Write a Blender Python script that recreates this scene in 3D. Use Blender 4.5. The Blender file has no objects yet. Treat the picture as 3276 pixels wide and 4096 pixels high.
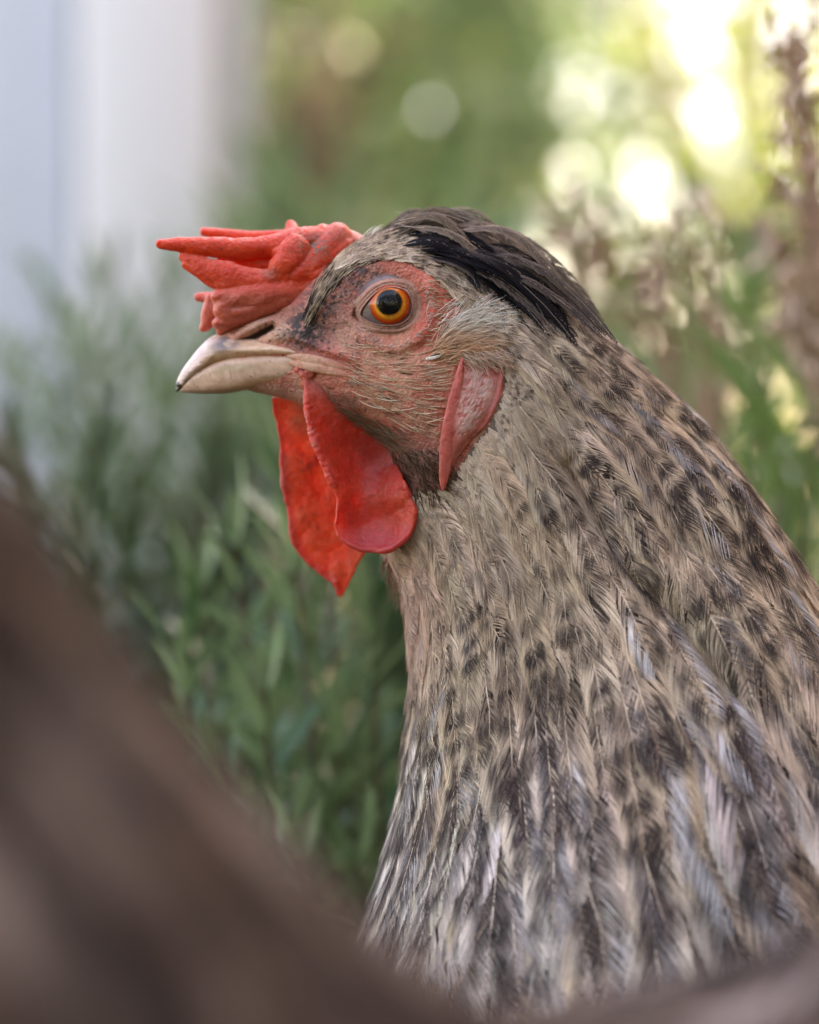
import bpy, math, random
import numpy as np
from mathutils import Vector, Matrix, kdtree

random.seed(7)
rng = np.random.default_rng(11)
SC = bpy.context.scene
COL = SC.collection

# ------------------------------------------------------------------ camera, sky, sun, exposure
S = 5.2e-5          # metres per photograph pixel at the focus distance
D = 0.50            # focus distance
ZC = 0.36           # camera height above the ground
cam_d = bpy.data.cameras.new('camera')
cam = bpy.data.objects.new('camera', cam_d); COL.objects.link(cam)
cam.location = (0, -D, ZC); cam.rotation_euler = (math.radians(90), 0, 0)
cam_d.sensor_fit = 'VERTICAL'; cam_d.sensor_height = 36.0
cam_d.lens = 36.0 * D / (4096 * S)
cam_d.clip_start = 0.01; cam_d.clip_end = 400
cam_d.dof.use_dof = True; cam_d.dof.focus_distance = D - 0.002
cam_d.dof.aperture_fstop = cam_d.lens / 13.5
SC.camera = cam

SUN_EL, SUN_AZ = 42.0, 62.0     # azimuth measured from +Y (view direction) towards +X
world = bpy.data.worlds.new('World'); SC.world = world; world.use_nodes = True
wn = world.node_tree.nodes; wl = world.node_tree.links
sky = wn.new('ShaderNodeTexSky'); sky.sky_type = 'NISHITA'; sky.sun_disc = False
sky.sun_elevation = math.radians(SUN_EL); sky.sun_rotation = math.radians(SUN_AZ)
sky.dust_density = 2.5; sky.ozone_density = 0.6; sky.air_density = 1.0
bg = wn['Background']; wl.new(sky.outputs[0], bg.inputs[0]); bg.inputs[1].default_value = 0.13
sun_d = bpy.data.lights.new('sun', 'SUN'); sun_d.energy = 3.0; sun_d.angle = math.radians(0.6)
sun_d.color = (1.0, 0.93, 0.80)
sun = bpy.data.objects.new('sun', sun_d); COL.objects.link(sun)
_e, _a = math.radians(SUN_EL), math.radians(SUN_AZ)
_dir = Vector((math.sin(_a) * math.cos(_e), math.cos(_a) * math.cos(_e), math.sin(_e)))
sun.rotation_euler = _dir.to_track_quat('Z', 'Y').to_euler()
sun.location = (3, 2, 4)
vs = SC.view_settings
vs.view_transform = 'Standard'; vs.look = 'None'; vs.gamma = 1.0; vs.use_curve_mapping = False
vs.exposure = 3.45
vs.use_white_balance = True; vs.white_balance_temperature = 9200; vs.white_balance_tint = 26
SC.cycles.use_denoising = True
SC.cycles.max_bounces = 8
SC.cycles.caustics_reflective = False; SC.cycles.caustics_refractive = False
SC.cycles.sample_clamp_indirect = 6.0

# ------------------------------------------------------------------ helpers
def P(px, py, d=0.0):
    """point that stands d pixels (d*S metres) behind the focus distance"""
    px, py, d = np.broadcast_arrays(np.asarray(px, float), np.asarray(py, float), np.asarray(d, float))
    f = (D + d * S) / D
    return np.stack([(px - 1638) * S * f, d * S, ZC + (2048 - py) * S * f], -1)

def PM(px, py, y):           # the same with the depth in metres
    return P(px, py, np.asarray(y, float) / S)

def proj(v):
    f = (D + v[..., 1]) / D
    return v[..., 0] / (S * f) + 1638, 2048 - (v[..., 2] - ZC) / (S * f)

def sstep(a, b, x):
    t = np.clip((x - a) / (b - a), 0, 1); return t * t * (3 - 2 * t)

def mixc(a, b, t):
    t = np.asarray(t)[..., None]; return np.asarray(a) * (1 - t) + np.asarray(b) * t

_tab = np.random.default_rng(5).random(65536)
def vnoise(p, seed=0):
    """value noise, p (...,3) or (...,2), result 0..1"""
    p = np.asarray(p, float)
    if p.shape[-1] == 2: p = np.concatenate([p, np.zeros(p.shape[:-1] + (1,))], -1)
    i = np.floor(p).astype(np.int64); f = p - i; f = f * f * (3 - 2 * f)
    out = 0
    for dx in (0, 1):
        for dy in (0, 1):
            for dz in (0, 1):
                h = ((i[..., 0] + dx) * 73856093) ^ ((i[..., 1] + dy) * 19349663) ^ ((i[..., 2] + dz) * 83492791) ^ (seed * 7919)
                w = (f[..., 0] if dx else 1 - f[..., 0]) * (f[..., 1] if dy else 1 - f[..., 1]) * (f[..., 2] if dz else 1 - f[..., 2])
                out = out + w * _tab[h & 65535]
    return out

def fbm(p, seed=0, oct=3):
    p = np.asarray(p, float); a = 0; s = 0; amp = 1
    for k in range(oct):
        a = a + amp * vnoise(p * (2 ** k), seed + k); s += amp; amp *= .5
    return a / s

def crom(Pts, t):
    """Catmull-Rom through the rows of Pts at parameters t (0..n-1)"""
    Pts = np.asarray(Pts, float); n = len(Pts); t = np.asarray(t, float)
    i = np.clip(np.floor(t).astype(int), 0, n - 2); f = (t - i)[..., None]
    ext = np.vstack([2 * Pts[0] - Pts[1], Pts, 2 * Pts[-1] - Pts[-2]])
    p0, p1, p2, p3 = ext[i], ext[i + 1], ext[i + 2], ext[i + 3]
    return .5 * (2 * p1 + (p2 - p0) * f + (2 * p0 - 5 * p1 + 4 * p2 - p3) * f ** 2 + (3 * p1 - p0 - 3 * p2 + p3) * f ** 3)

def pline_dist(px, py, pts):
    best = np.full(np.shape(px), 1e9)
    for (ax, ay), (bx, by) in zip(pts[:-1], pts[1:]):
        dx, dy = bx - ax, by - ay; L = dx * dx + dy * dy
        t = np.clip(((px - ax) * dx + (py - ay) * dy) / L, 0, 1)
        best = np.minimum(best, np.hypot(px - ax - t * dx, py - ay - t * dy))
    return best

def pl(px, py, pts, sg): return np.exp(-.5 * (pline_dist(px, py, pts) / sg) ** 2)

def ga(px, py, cx, cy, sx, sy, rot=0):
    c, s = math.cos(math.radians(rot)), math.sin(math.radians(rot))
    dx, dy = px - cx, py - cy
    return np.exp(-.5 * (((dx * c + dy * s) / sx) ** 2 + ((-dx * s + dy * c) / sy) ** 2))

def inside(px, py, poly):
    r = np.zeros(np.shape(px), bool); n = len(poly)
    for k in range(n):
        (x1, y1), (x2, y2) = poly[k], poly[(k + 1) % n]
        if y1 == y2: continue
        c = ((y1 > py) != (y2 > py)) & (px < (x2 - x1) * (py - y1) / (y2 - y1) + x1)
        r ^= c
    return r

def mk(name, verts, faces, mat, parent=None, col=None, smooth=True, origin=None):
    """one mesh object; verts are world coordinates"""
    v = np.asarray(verts, float)
    o0 = np.zeros(3)
    if parent is not None: o0 = np.array(parent.get('_w', (0, 0, 0)), float)
    if origin is not None: o1 = np.asarray(origin, float)
    else: o1 = o0
    me = bpy.data.meshes.new(name)
    faces = np.asarray(faces)
    n, k = faces.shape
    me.vertices.add(len(v)); me.vertices.foreach_set('co', (v - o1).astype(np.float32).ravel())
    me.loops.add(n * k); me.loops.foreach_set('vertex_index', faces.astype(np.int32).ravel())
    me.polygons.add(n); me.polygons.foreach_set('loop_start', (np.arange(n) * k).astype(np.int32))
    me.update(calc_edges=True)
    if smooth: me.polygons.foreach_set('use_smooth', np.ones(n, bool))
    if col is not None:
        at = me.color_attributes.new('Col', 'FLOAT_COLOR', 'POINT')
        c4 = np.ones((len(v), 4), np.float32); c4[:, :3] = np.clip(col, 0, 1)
        at.data.foreach_set('color', c4.ravel())
    if mat is not None: me.materials.append(mat)
    ob = bpy.data.objects.new(name, me); COL.objects.link(ob)
    if parent is not None: ob.parent = parent
    ob.location = tuple(o1 - o0)
    return ob

def empty(name, loc, label=None, cat=None, group=None, kind=None):
    e = bpy.data.objects.new(name, None); COL.objects.link(e)
    e.location = tuple(loc); e['_w'] = [float(x) for x in loc]; e.empty_display_size = .02
    tag(e, label, cat, group, kind); return e

def tag(o, label=None, cat=None, group=None, kind=None):
    if label: o['label'] = label
    if cat: o['category'] = cat
    if group: o['group'] = group
    if kind: o['kind'] = kind
    return o

def grid_faces(nu, nv, wrap_v=False, wrap_u=False):
    iu = np.arange(nu if wrap_u else nu - 1); iv = np.arange(nv if wrap_v else nv - 1)
    a, b = np.meshgrid(iu, iv, indexing='ij')
    a2, b2 = (a + 1) % nu, (b + 1) % nv
    return np.stack([a * nv + b, a2 * nv + b, a2 * nv + b2, a * nv + b2], -1).reshape(-1, 4)

def sweep(path, ra, rb=None, side=None, n=14, m=40, cap=True):
    """tube along a 3-d path; ra along 'normal', rb along 'side' (a fixed direction)"""
    path = np.asarray(path, float); k = len(path)
    t = np.linspace(0, k - 1, m); c = crom(path, t)
    ra = crom(np.asarray(ra, float)[:, None], t)[:, 0]
    rb = ra if rb is None else crom(np.asarray(rb, float)[:, None], t)[:, 0]
    ra = np.maximum(ra, 1e-6); rb = np.maximum(rb, 1e-6)
    tg = np.gradient(c, axis=0); tg /= np.linalg.norm(tg, axis=1)[:, None] + 1e-12
    sd = np.array([0, 1, 0.]) if side is None else np.asarray(side, float)
    b = sd - (tg @ sd)[:, None] * tg; b /= np.linalg.norm(b, axis=1)[:, None] + 1e-12
    nn = np.cross(tg, b)
    if cap:   # round the ends
        ex = 6
        q = np.sin(np.linspace(0, np.pi / 2, ex + 1))[:-1]
        z = 1 - np.cos(np.linspace(0, np.pi / 2, ex + 1))[:-1]
        r0 = max(min(ra[0], rb[0]), 1e-6); r1 = max(min(ra[-1], rb[-1]), 1e-6)
        c = np.vstack([c[0] - tg[0] * r0 * (1 - z)[:, None], c, (c[-1] + tg[-1] * r1 * (1 - z)[:, None])[::-1]])
        sc0, sc1 = np.maximum(q, .03), np.maximum(q, .03)[::-1]
        ra = np.concatenate([ra[0] * sc0, ra, ra[-1] * sc1]); rb = np.concatenate([rb[0] * sc0, rb, rb[-1] * sc1])
        nn = np.vstack([np.repeat(nn[:1], ex, 0), nn, np.repeat(nn[-1:], ex, 0)]); b = np.vstack([np.repeat(b[:1], ex, 0), b, np.repeat(b[-1:], ex, 0)])
    th = np.linspace(0, 2 * np.pi, n, endpoint=False)
    v = c[:, None] + nn[:, None] * (ra[:, None] * np.cos(th))[..., None] + b[:, None] * (rb[:, None] * np.sin(th))[..., None]
    M = len(c); f = grid_faces(M, n, wrap_v=True)
    # close the ends with a fan of quads
    v = v.reshape(-1, 3)
    caps = []
    for base in (0, (M - 1) * n):
        for j in range(n // 2 - 1):
            caps.append([base + j, base + j + 1, base + n - 2 - j, base + n - 1 - j])
    return v, np.vstack([f, np.array(caps)])

class Join:
    def __init__(s): s.v = []; s.f = []; s.c = []; s.n = 0
    def add(s, v, f, c=None):
        s.v.append(np.asarray(v)); s.f.append(np.asarray(f) + s.n); s.n += len(v)
        if c is not None: s.c.append(np.broadcast_to(np.asarray(c, float), (len(v), 3)))
    def out(s): return np.vstack(s.v), np.vstack(s.f), (np.vstack(s.c) if s.c else None)

def remesh(v, f, voxel, smooth=4, fac=.5, solid=0):
    """fuse overlapping closed shapes into one continuous surface; returns verts, quads"""
    o = mk('tmp', v, f, None)
    if solid:
        md = o.modifiers.new('s', 'SOLIDIFY'); md.thickness = solid; md.offset = 0
    md = o.modifiers.new('r', 'REMESH'); md.mode = 'VOXEL'; md.voxel_size = voxel; md.adaptivity = 0
    md = o.modifiers.new('m', 'SMOOTH'); md.factor = fac; md.iterations = smooth
    dg = bpy.context.evaluated_depsgraph_get(); dg.update()
    me = bpy.data.meshes.new_from_object(o.evaluated_get(dg))
    vv = np.empty(len(me.vertices) * 3, np.float32); me.vertices.foreach_get('co', vv)
    nn = np.empty(len(me.vertices) * 3, np.float32); me.vertices.foreach_get('normal', nn)
    ff = np.array([list(p.vertices) if len(p.vertices) == 4 else list(p.vertices) + [p.vertices[-1]] for p in me.polygons])
    old = o.data; bpy.data.objects.remove(o); bpy.data.meshes.remove(me); bpy.data.meshes.remove(old)
    return vv.reshape(-1, 3).astype(float), ff, nn.reshape(-1, 3).astype(float)

# ------------------------------------------------------------------ materials
def mat(name):
    m = bpy.data.materials.new(name); m.use_nodes = True
    nt = m.node_tree; return m, nt, nt.nodes['Principled BSDF']

def nd(nt, typ, **kw):
    n = nt.nodes.new(typ)
    for k, v in kw.items():
        if k in n.inputs: n.inputs[k].default_value = v
        else: setattr(n, k, v)
    return n

def noise_node(nt, scale, detail=3, rough=.55, coord='Object', dist=0):
    tc = nd(nt, 'ShaderNodeTexCoord'); t = nd(nt, 'ShaderNodeTexNoise', Scale=scale, Detail=detail, Roughness=rough, Distortion=dist)
    nt.links.new(tc.outputs[coord], t.inputs['Vector']); return t

def flesh_mat(name, sss, rough, bump, scale_m, bump_scale, radius=(1, .25, .12), spec=.5, vor=0, coat=0):
    m, nt, b = mat(name)
    at = nd(nt, 'ShaderNodeVertexColor', layer_name='Col')
    n1 = noise_node(nt, bump_scale * .45, 4)
    mx = nd(nt, 'ShaderNodeMix', data_type='RGBA', blend_type='MULTIPLY'); mx.inputs[0].default_value = 1
    cr = nd(nt, 'ShaderNodeValToRGB'); cr.color_ramp.elements[0].position = .25; cr.color_ramp.elements[0].color = (.80, .73, .71, 1)
    cr.color_ramp.elements[1].position = .7; cr.color_ramp.elements[1].color = (1.1, 1.1, 1.1, 1)
    nt.links.new(n1.outputs['Fac'], cr.inputs[0]); nt.links.new(at.outputs[0], mx.inputs[6]); nt.links.new(cr.outputs[0], mx.inputs[7])
    nt.links.new(mx.outputs[2], b.inputs['Base Color'])
    b.inputs['Subsurface Weight'].default_value = sss; b.inputs['Subsurface Radius'].default_value = radius
    b.inputs['Subsurface Scale'].default_value = scale_m
    b.inputs['Roughness'].default_value = rough; b.inputs['Specular IOR Level'].default_value = spec
    b.inputs['Coat Weight'].default_value = coat; b.inputs['Coat Roughness'].default_value = .25
    n2 = noise_node(nt, bump_scale, 5, .65)
    h = n2.outputs['Fac']
    if vor:
        tc = nd(nt, 'ShaderNodeTexCoord'); v = nd(nt, 'ShaderNodeTexVoronoi', Scale=vor); nt.links.new(tc.outputs['Object'], v.inputs['Vector'])
        ad = nd(nt, 'ShaderNodeMath', operation='SUBTRACT'); nt.links.new(n2.outputs['Fac'], ad.inputs[0]); nt.links.new(v.outputs['Distance'], ad.inputs[1]); h = ad.outputs[0]
    bp = nd(nt, 'ShaderNodeBump', Strength=bump, Distance=.0004)
    nt.links.new(h, bp.inputs['Height']); nt.links.new(bp.outputs[0], b.inputs['Normal'])
    return m

M_SKIN = flesh_mat('facial_skin', .25, .52, .75, .0012, 2600, vor=1700)
M_COMB = flesh_mat('comb_flesh', .6, .40, .3, .0032, 2600, vor=2400, spec=.4)
M_WATTLE = flesh_mat('wattle_flesh', .65, .42, .26, .0034, 2400, spec=.4, vor=2600)
M_LOBE = flesh_mat('earlobe_flesh', .35, .45, .5, .0015, 1900)
M_BEAK = flesh_mat('beak_horn', .2, .40, .2, .0012, 1300, radius=(1, .6, .4), coat=.25)
M_LID = flesh_mat('eyelid_skin', .2, .65, .8, .0008, 3800, spec=.25)

def feather_mat(name, tint=(1, 1, 1), gain=1.0, transl=.18, patch=0):
    m, nt, b = mat(name)
    at = nd(nt, 'ShaderNodeVertexColor', layer_name='Col')
    mx = nd(nt, 'ShaderNodeMix', data_type='RGBA', blend_type='MULTIPLY'); mx.inputs[0].default_value = 1
    mx.inputs[7].default_value = (tint[0] * gain, tint[1] * gain, tint[2] * gain, 1)
    nt.links.new(at.outputs[0], mx.inputs[6]); nt.links.new(mx.outputs[2], b.inputs['Base Color'])
    if patch:   # darker and paler patches of plumage
        n = noise_node(nt, patch, 2); cr = nd(nt, 'ShaderNodeValToRGB'); cr.color_ramp.elements[0].position = .36; cr.color_ramp.elements[1].position = .64
        cr.color_ramp.elements[0].color = (.20 * gain, .15 * gain, .14 * gain, 1); cr.color_ramp.elements[1].color = (*[t * gain for t in tint], 1)
        nt.links.new(n.outputs['Fac'], cr.inputs[0]); nt.links.new(cr.outputs[0], mx.inputs[7])
    b.inputs['Roughness'].default_value = .65; b.inputs['Specular IOR Level'].default_value = .12
    tr = nd(nt, 'ShaderNodeBsdfTranslucent'); ms = nd(nt, 'ShaderNodeMixShader'); ms.inputs[0].default_value = transl
    nt.links.new(mx.outputs[2], tr.inputs[0]); nt.links.new(b.outputs[0], ms.inputs[1]); nt.links.new(tr.outputs[0], ms.inputs[2])
    nt.links.new(ms.outputs[0], nt.nodes['Material Output'].inputs['Surface'])
    return m
M_FEATHER = feather_mat('feather_vane')
M_FEATHER_BROWN = feather_mat('brown_feather_vane', (.78, .69, .65), .62, patch=55)
M_STRAND = feather_mat('bristle', transl=.45)

def leaf_mat(name, top, under, transl=.35, rough=.5):
    m, nt, b = mat(name)
    geo = nd(nt, 'ShaderNodeNewGeometry'); oi = nd(nt, 'ShaderNodeObjectInfo')
    mx = nd(nt, 'ShaderNodeMix', data_type='RGBA'); mx.inputs[6].default_value = (*top, 1); mx.inputs[7].default_value = (*under, 1)
    nt.links.new(geo.outputs['Backfacing'], mx.inputs[0])
    n = noise_node(nt, 40, 2)
    hs = nd(nt, 'ShaderNodeHueSaturation')
    mr = nd(nt, 'ShaderNodeMapRange'); mr.inputs['To Min'].default_value = .6; mr.inputs['To Max'].default_value = 1.45
    nt.links.new(n.outputs['Fac'], mr.inputs['Value']); nt.links.new(mr.outputs[0], hs.inputs['Value'])
    nt.links.new(mx.outputs[2], hs.inputs['Color']); nt.links.new(hs.outputs[0], b.inputs['Base Color'])
    b.inputs['Roughness'].default_value = rough
    tr = nd(nt, 'ShaderNodeBsdfTranslucent'); ms = nd(nt, 'ShaderNodeMixShader'); ms.inputs[0].default_value = transl
    nt.links.new(hs.outputs[0], tr.inputs[0]); nt.links.new(b.outputs[0], ms.inputs[1]); nt.links.new(tr.outputs[0], ms.inputs[2])
    nt.links.new(ms.outputs[0], nt.nodes['Material Output'].inputs['Surface'])
    return m

def plain_mat(name, colr, rough=.7, var=.25, nscale=8, bump=.2):
    m, nt, b = mat(name)
    n = noise_node(nt, nscale, 4); cr = nd(nt, 'ShaderNodeValToRGB')
    cr.color_ramp.elements[0].color = (*[c * (1 - var) for c in colr], 1); cr.color_ramp.elements[1].color = (*[min(1, c * (1 + var)) for c in colr], 1)
    nt.links.new(n.outputs['Fac'], cr.inputs[0]); nt.links.new(cr.outputs[0], b.inputs['Base Color'])
    b.inputs['Roughness'].default_value = rough
    bp = nd(nt, 'ShaderNodeBump', Strength=bump, Distance=.01); nt.links.new(n.outputs['Fac'], bp.inputs['Height']); nt.links.new(bp.outputs[0], b.inputs['Normal'])
    return m

# ------------------------------------------------------------------ setting: ground
def make_ground():
    m, nt, b = mat('garden_soil')
    n = noise_node(nt, 6, 8); cr = nd(nt, 'ShaderNodeValToRGB')
    cr.color_ramp.elements[0].color = (.035, .03, .018, 1); cr.color_ramp.elements[1].color = (.07, .09, .03, 1)
    cr.color_ramp.elements[0].position = .4; cr.color_ramp.elements[1].position = .62
    nt.links.new(n.outputs['Fac'], cr.inputs[0]); nt.links.new(cr.outputs[0], b.inputs['Base Color']); b.inputs['Roughness'].default_value = .95
    bp = nd(nt, 'ShaderNodeBump', Strength=.8, Distance=.03); nt.links.new(n.outputs['Fac'], bp.inputs['Height']); nt.links.new(bp.outputs[0], b.inputs['Normal'])
    xs = np.concatenate([[-150, -40, -12], np.linspace(-4, 4, 60), [12, 40, 150]]); ys = np.concatenate([[-150, -40, -10], np.linspace(-3, 7, 60), [14, 40, 150]])
    X, Y = np.meshgrid(xs, ys, indexing='ij'); Z = (fbm(np.stack([X * 1.3, Y * 1.3], -1), 3) - .5) * .03 * (np.abs(X) < 5)
    Z -= .015
    o = mk('ground', np.stack([X, Y, Z], -1).reshape(-1, 3), grid_faces(len(xs), len(ys)), m); tag(o, kind='structure')
make_ground()

# ------------------------------------------------------------------ setting: shed corner, added light screens, plants
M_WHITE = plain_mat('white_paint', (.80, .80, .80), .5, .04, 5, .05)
M_SHADEBLUE = plain_mat('shade_blue_paint', (.60, .64, .70), .5, .06, 5, .05)  # bluish shade on the left panel, put into the paint
M_SHADEGREY = plain_mat('shade_grey_paint', (.52, .53, .50), .6, .08, 5, .05)  # weaker light on the trim put into the paint; roof and backing share it
M_SUN_SCREEN = plain_mat('sun_screen_wood', (.30, .24, .17), .8, .3, 9, .3)
M_STEM = plain_mat('woody_stem', (.13, .10, .06), .8, .3, 200, .3)
M_BARK = plain_mat('bark', (.10, .075, .05), .9, .4, 12, .6)
M_ROSE_SHADED = leaf_mat('shaded_rosemary_leaf', (.022, .058, .020), (.07, .12, .06), .12, .45)  # rosemary leaf with its shade put into darker colours
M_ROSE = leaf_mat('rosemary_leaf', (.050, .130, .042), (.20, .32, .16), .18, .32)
M_ROSE_PALE = leaf_mat('grey_green_leaf', (.085, .165, .06), (.18, .28, .14), .25, .5)
M_GRASSLEAF = leaf_mat('long_green_leaf', (.10, .21, .045), (.15, .25, .075), .35, .4)
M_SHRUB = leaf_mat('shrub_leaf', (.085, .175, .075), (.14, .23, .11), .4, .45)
M_SHRUB_LIT = leaf_mat('sunlit_green_leaf', (.22, .32, .085), (.26, .36, .11), .5, .42)  # sunlight boost put into a brighter, yellower leaf colour
M_DRY = plain_mat('dry_flower_stalk', (.50, .34, .25), .9, .35, 120, .4)

def box(x0, x1, y0, y1, z0, z1):
    v = np.array([(x, y, z) for x in (x0, x1) for y in (y0, y1) for z in (z0, z1)], float)
    f = np.array([(0, 1, 3, 2), (4, 6, 7, 5), (0, 4, 5, 1), (2, 3, 7, 6), (0, 2, 6, 4), (1, 5, 7, 3)])
    return v, f

def bev(o, w=.003):
    md = o.modifiers.new('bevel', 'BEVEL'); md.width = w; md.segments = 2; md.limit_method = 'ANGLE'
    return o

def make_shed():
    y = 1.5; X = lambda px: float(PM(px, 0, y)[0])
    e = empty('shed', (X(300), y, 0), 'white painted shed corner with shade painted bluish on its door, blurred behind the hen', 'shed')
    e.rotation_euler = (0, 0, math.radians(14))
    x_tr0, x_tr1, x_end = X(330), X(870), X(1075)
    # boards of the door, set back, their bluish shade painted on
    bw = .11
    for k in range(6):
        x1 = x_tr0 - .004 - k * bw; v, f = box(x1 - bw + .006, x1, y + .045, y + .065, .02, 2.0); bev(mk('door_board', v, f, M_SHADEBLUE, e, smooth=False))
    v, f = box(x_tr0 - 6.2 * bw, x_tr0, y + .067, y + .09, .015, 2.02); mk('door_backing', v, f, M_SHADEGREY, e, smooth=False)
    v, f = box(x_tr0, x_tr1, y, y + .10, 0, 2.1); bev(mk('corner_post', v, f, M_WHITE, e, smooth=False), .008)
    v, f = box(x_tr1 + .002, x_end, y + .03, y + .10, 0, 2.1); bev(mk('trim_board', v, f, M_SHADEGREY, e, smooth=False), .006)
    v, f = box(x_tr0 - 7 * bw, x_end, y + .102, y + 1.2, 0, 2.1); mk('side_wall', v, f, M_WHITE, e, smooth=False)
    v, f = box(x_tr0 - 7.5 * bw, x_end + .08, y - .12, y + 1.35, 2.103, 2.16); bev(mk('roof', v, f, M_SHADEGREY, e, smooth=False))
make_shed()

def make_sky_screen():  # unseen leaf wall, added to cut low sky light from behind the camera
    rg = np.random.default_rng(12); e = empty('sky_screen', (0, -2.6, 0), 'unseen leaf wall behind the viewer, added to cut sky light', 'sky_screen')
    n = 9000; pos = rg.uniform((-3.2, -3.1, .02), (3.2, -2.2, 2.3), (n, 3)); pos[:, 1] += .08 * np.sin(pos[:, 0] * 5); pos[:, 2] += .08 * np.sin(pos[:, 0] * 3.1) * (pos[:, 2] > 2)
    v, f, _ = scatter(leaf_geo(.5, .2, .15, 5, .8), pos, rg.normal(0, 1, (n, 3)), rg.normal(0, 1, n), rg.uniform(.08, .15, n)); o = mk('foliage', v, f, leaf_mat('sky_screen_leaf', (.03, .06, .02), (.05, .08, .03), .2), e); o['kind'] = 'stuff'
    for k in range(7):
        x = -3 + k; v, f = sweep(np.array([[x, -2.65, -.02], [x + .04, -2.6, 1.0], [x, -2.65, 2.0]]), [.04, .03, .015], n=8, m=10); mk('trunk', v, f, M_BARK, e)

def make_sun_screen():  # unseen boards, added to keep direct sun off the hen
    e = empty('sun_screen', (1.0, 0, 0), 'unseen board screen beyond the right edge, added to block the sun', 'sun_screen')
    for k in range(50):
        y0 = -2.2 + k * .13; h = 2.2 + .02 * math.sin(k * 2.3)
        v, f = box(1.0, 1.022, y0, y0 + .124, .03, h); bev(mk('board', v, f, M_SUN_SCREEN, e, smooth=False))
    for z in (.35, 1.8):
        v, f = box(1.024, 1.07, -2.2, 4.3, z, z + .08); mk('rail', v, f, M_SUN_SCREEN, e, smooth=False)
    for y0 in (-2.2, -.7, .7, 2.14, 3.2, 4.2):
        v, f = box(1.072, 1.16, y0, y0 + .09, 0, 2.3); mk('post', v, f, M_SUN_SCREEN, e, smooth=False)
make_sun_screen()

def leaf_geo(w, fold=.25, curl=.15, n=5, tip=.6):
    """leaf of unit length along x, width w, folded along the midrib"""
    u = np.linspace(0, 1, n); hw = w / 2 * np.sin(np.pi * np.clip(u * .92 + .05, 0, 1)) ** tip
    hw[-1] *= .2
    z = -curl * u * u
    v = np.stack([np.stack([u, -hw, z + fold * hw], -1), np.stack([u, 0 * u, z], -1), np.stack([u, hw, z + fold * hw], -1)], 1).reshape(-1, 3)
    return v, grid_faces(n, 3)

def frames(d, roll):
    """rotation matrices taking x to d, with a roll"""
    d = d / np.linalg.norm(d, axis=1)[:, None]
    up = np.where(np.abs(d[:, 2:3]) > .95, np.array([[1., 0, 0]]), np.array([[0, 0, 1.]]))
    y = np.cross(up, d); y /= np.linalg.norm(y, axis=1)[:, None]; z = np.cross(d, y)
    c, s = np.cos(roll)[:, None], np.sin(roll)[:, None]
    return np.stack([d, y * c + z * s, z * c - y * s], -1)

def scatter(geo, pos, dirs, roll, size):
    v, f = geo; R = frames(dirs, roll)
    V = np.einsum('nij,kj->nki', R, v) * size[:, None, None] + pos[:, None]
    F = (f[None] + (np.arange(len(pos)) * len(v))[:, None, None]).reshape(-1, 4)
    return V.reshape(-1, 3), F, R

def plant(name, label, cat, group, root, tops, leafm, geo, llen, per, singles=0, stem_r=.0016, spread=.9, start=.35, y_jit=.0, stem_mat=None, seed=0, whorl=3, updir=.75, leafname='leaf'):
    """several stems rising from one root; tops are (px, py, depth in metres)"""
    rg = np.random.default_rng(seed); e = empty(name, root, label, cat, group)
    pos, dirs = [], []; J = Join()
    for (tx, ty, td) in tops:
        p1 = PM(tx, ty, td + rg.normal(0, y_jit) if y_jit else td); p0 = np.array(root) + np.array([rg.normal(0, .02), rg.normal(0, .02), 0]); p0[2] = -.01
        mid = p0 * .5 + p1 * .5 + np.array([(p0[0] - p1[0]) * .25, 0, abs(p1[2] - p0[2]) * .06]) + rg.normal(0, .008, 3)
        path = np.array([p0, p0 * .7 + mid * .3 + [0, 0, .02], mid, p1]); v, f = sweep(path, [stem_r * 1.8, stem_r * 1.4, stem_r, stem_r * .4], n=7, m=20, cap=False); J.add(v, f)
        t = np.linspace(start, 1, per); c = crom(path, t * 3); tg = np.gradient(c, axis=0); tg /= np.linalg.norm(tg, axis=1)[:, None]
        for k in range(per):
            for q in range(whorl):
                a = k * 2.4 + q * 2 * math.pi / whorl + rg.normal(0, .25)
                s1 = np.cross(tg[k], [0.3, 1, .2]); s1 /= np.linalg.norm(s1); s2 = np.cross(tg[k], s1)
                out = s1 * math.cos(a) + s2 * math.sin(a)
                mixk = updir * (.6 + .8 * t[k]) if t[k] < .97 else 2.2
                pos.append(c[k] + out * stem_r); dirs.append(out * spread + tg[k] * mixk + rg.normal(0, .12, 3))
    v, f, _ = J.out(); mk('stem', v, f, stem_mat or M_STEM, e)
    pos, dirs = np.array(pos), np.array(dirs); size = llen * rg.uniform(.65, 1.15, len(pos)); roll = rg.normal(0, .5, len(pos))
    if singles:
        px, py = proj(pos); vis = (px > -150) & (px < 3426) & (py > -150) & (py < 4246)
        sc = np.where(vis, size / (D + pos[:, 1]), 0); order = np.argsort(-sc); big = order[:singles]; big = big[sc[big] > 0]; rest = np.setdiff1d(np.arange(len(pos)), big)
        v, f = geo; base = None; R = frames(dirs, roll)
        for k in big:
            if base is None: base = mk(leafname, v, f, leafm, None); o = base
            else: o = base.copy(); COL.objects.link(o)
            o.parent = e
            Mx = Matrix(np.array(R[k] * size[k]).tolist()).to_4x4(); Mx.translation = Vector(pos[k] - np.array(root)); o.matrix_local = Mx
    else: rest = np.arange(len(pos))
    if len(rest):
        v, f, _ = scatter(geo, pos[rest], dirs[rest], roll[rest], size[rest]); o = mk('foliage', v, f, leafm, e); o['kind'] = 'stuff'
    return e

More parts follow.
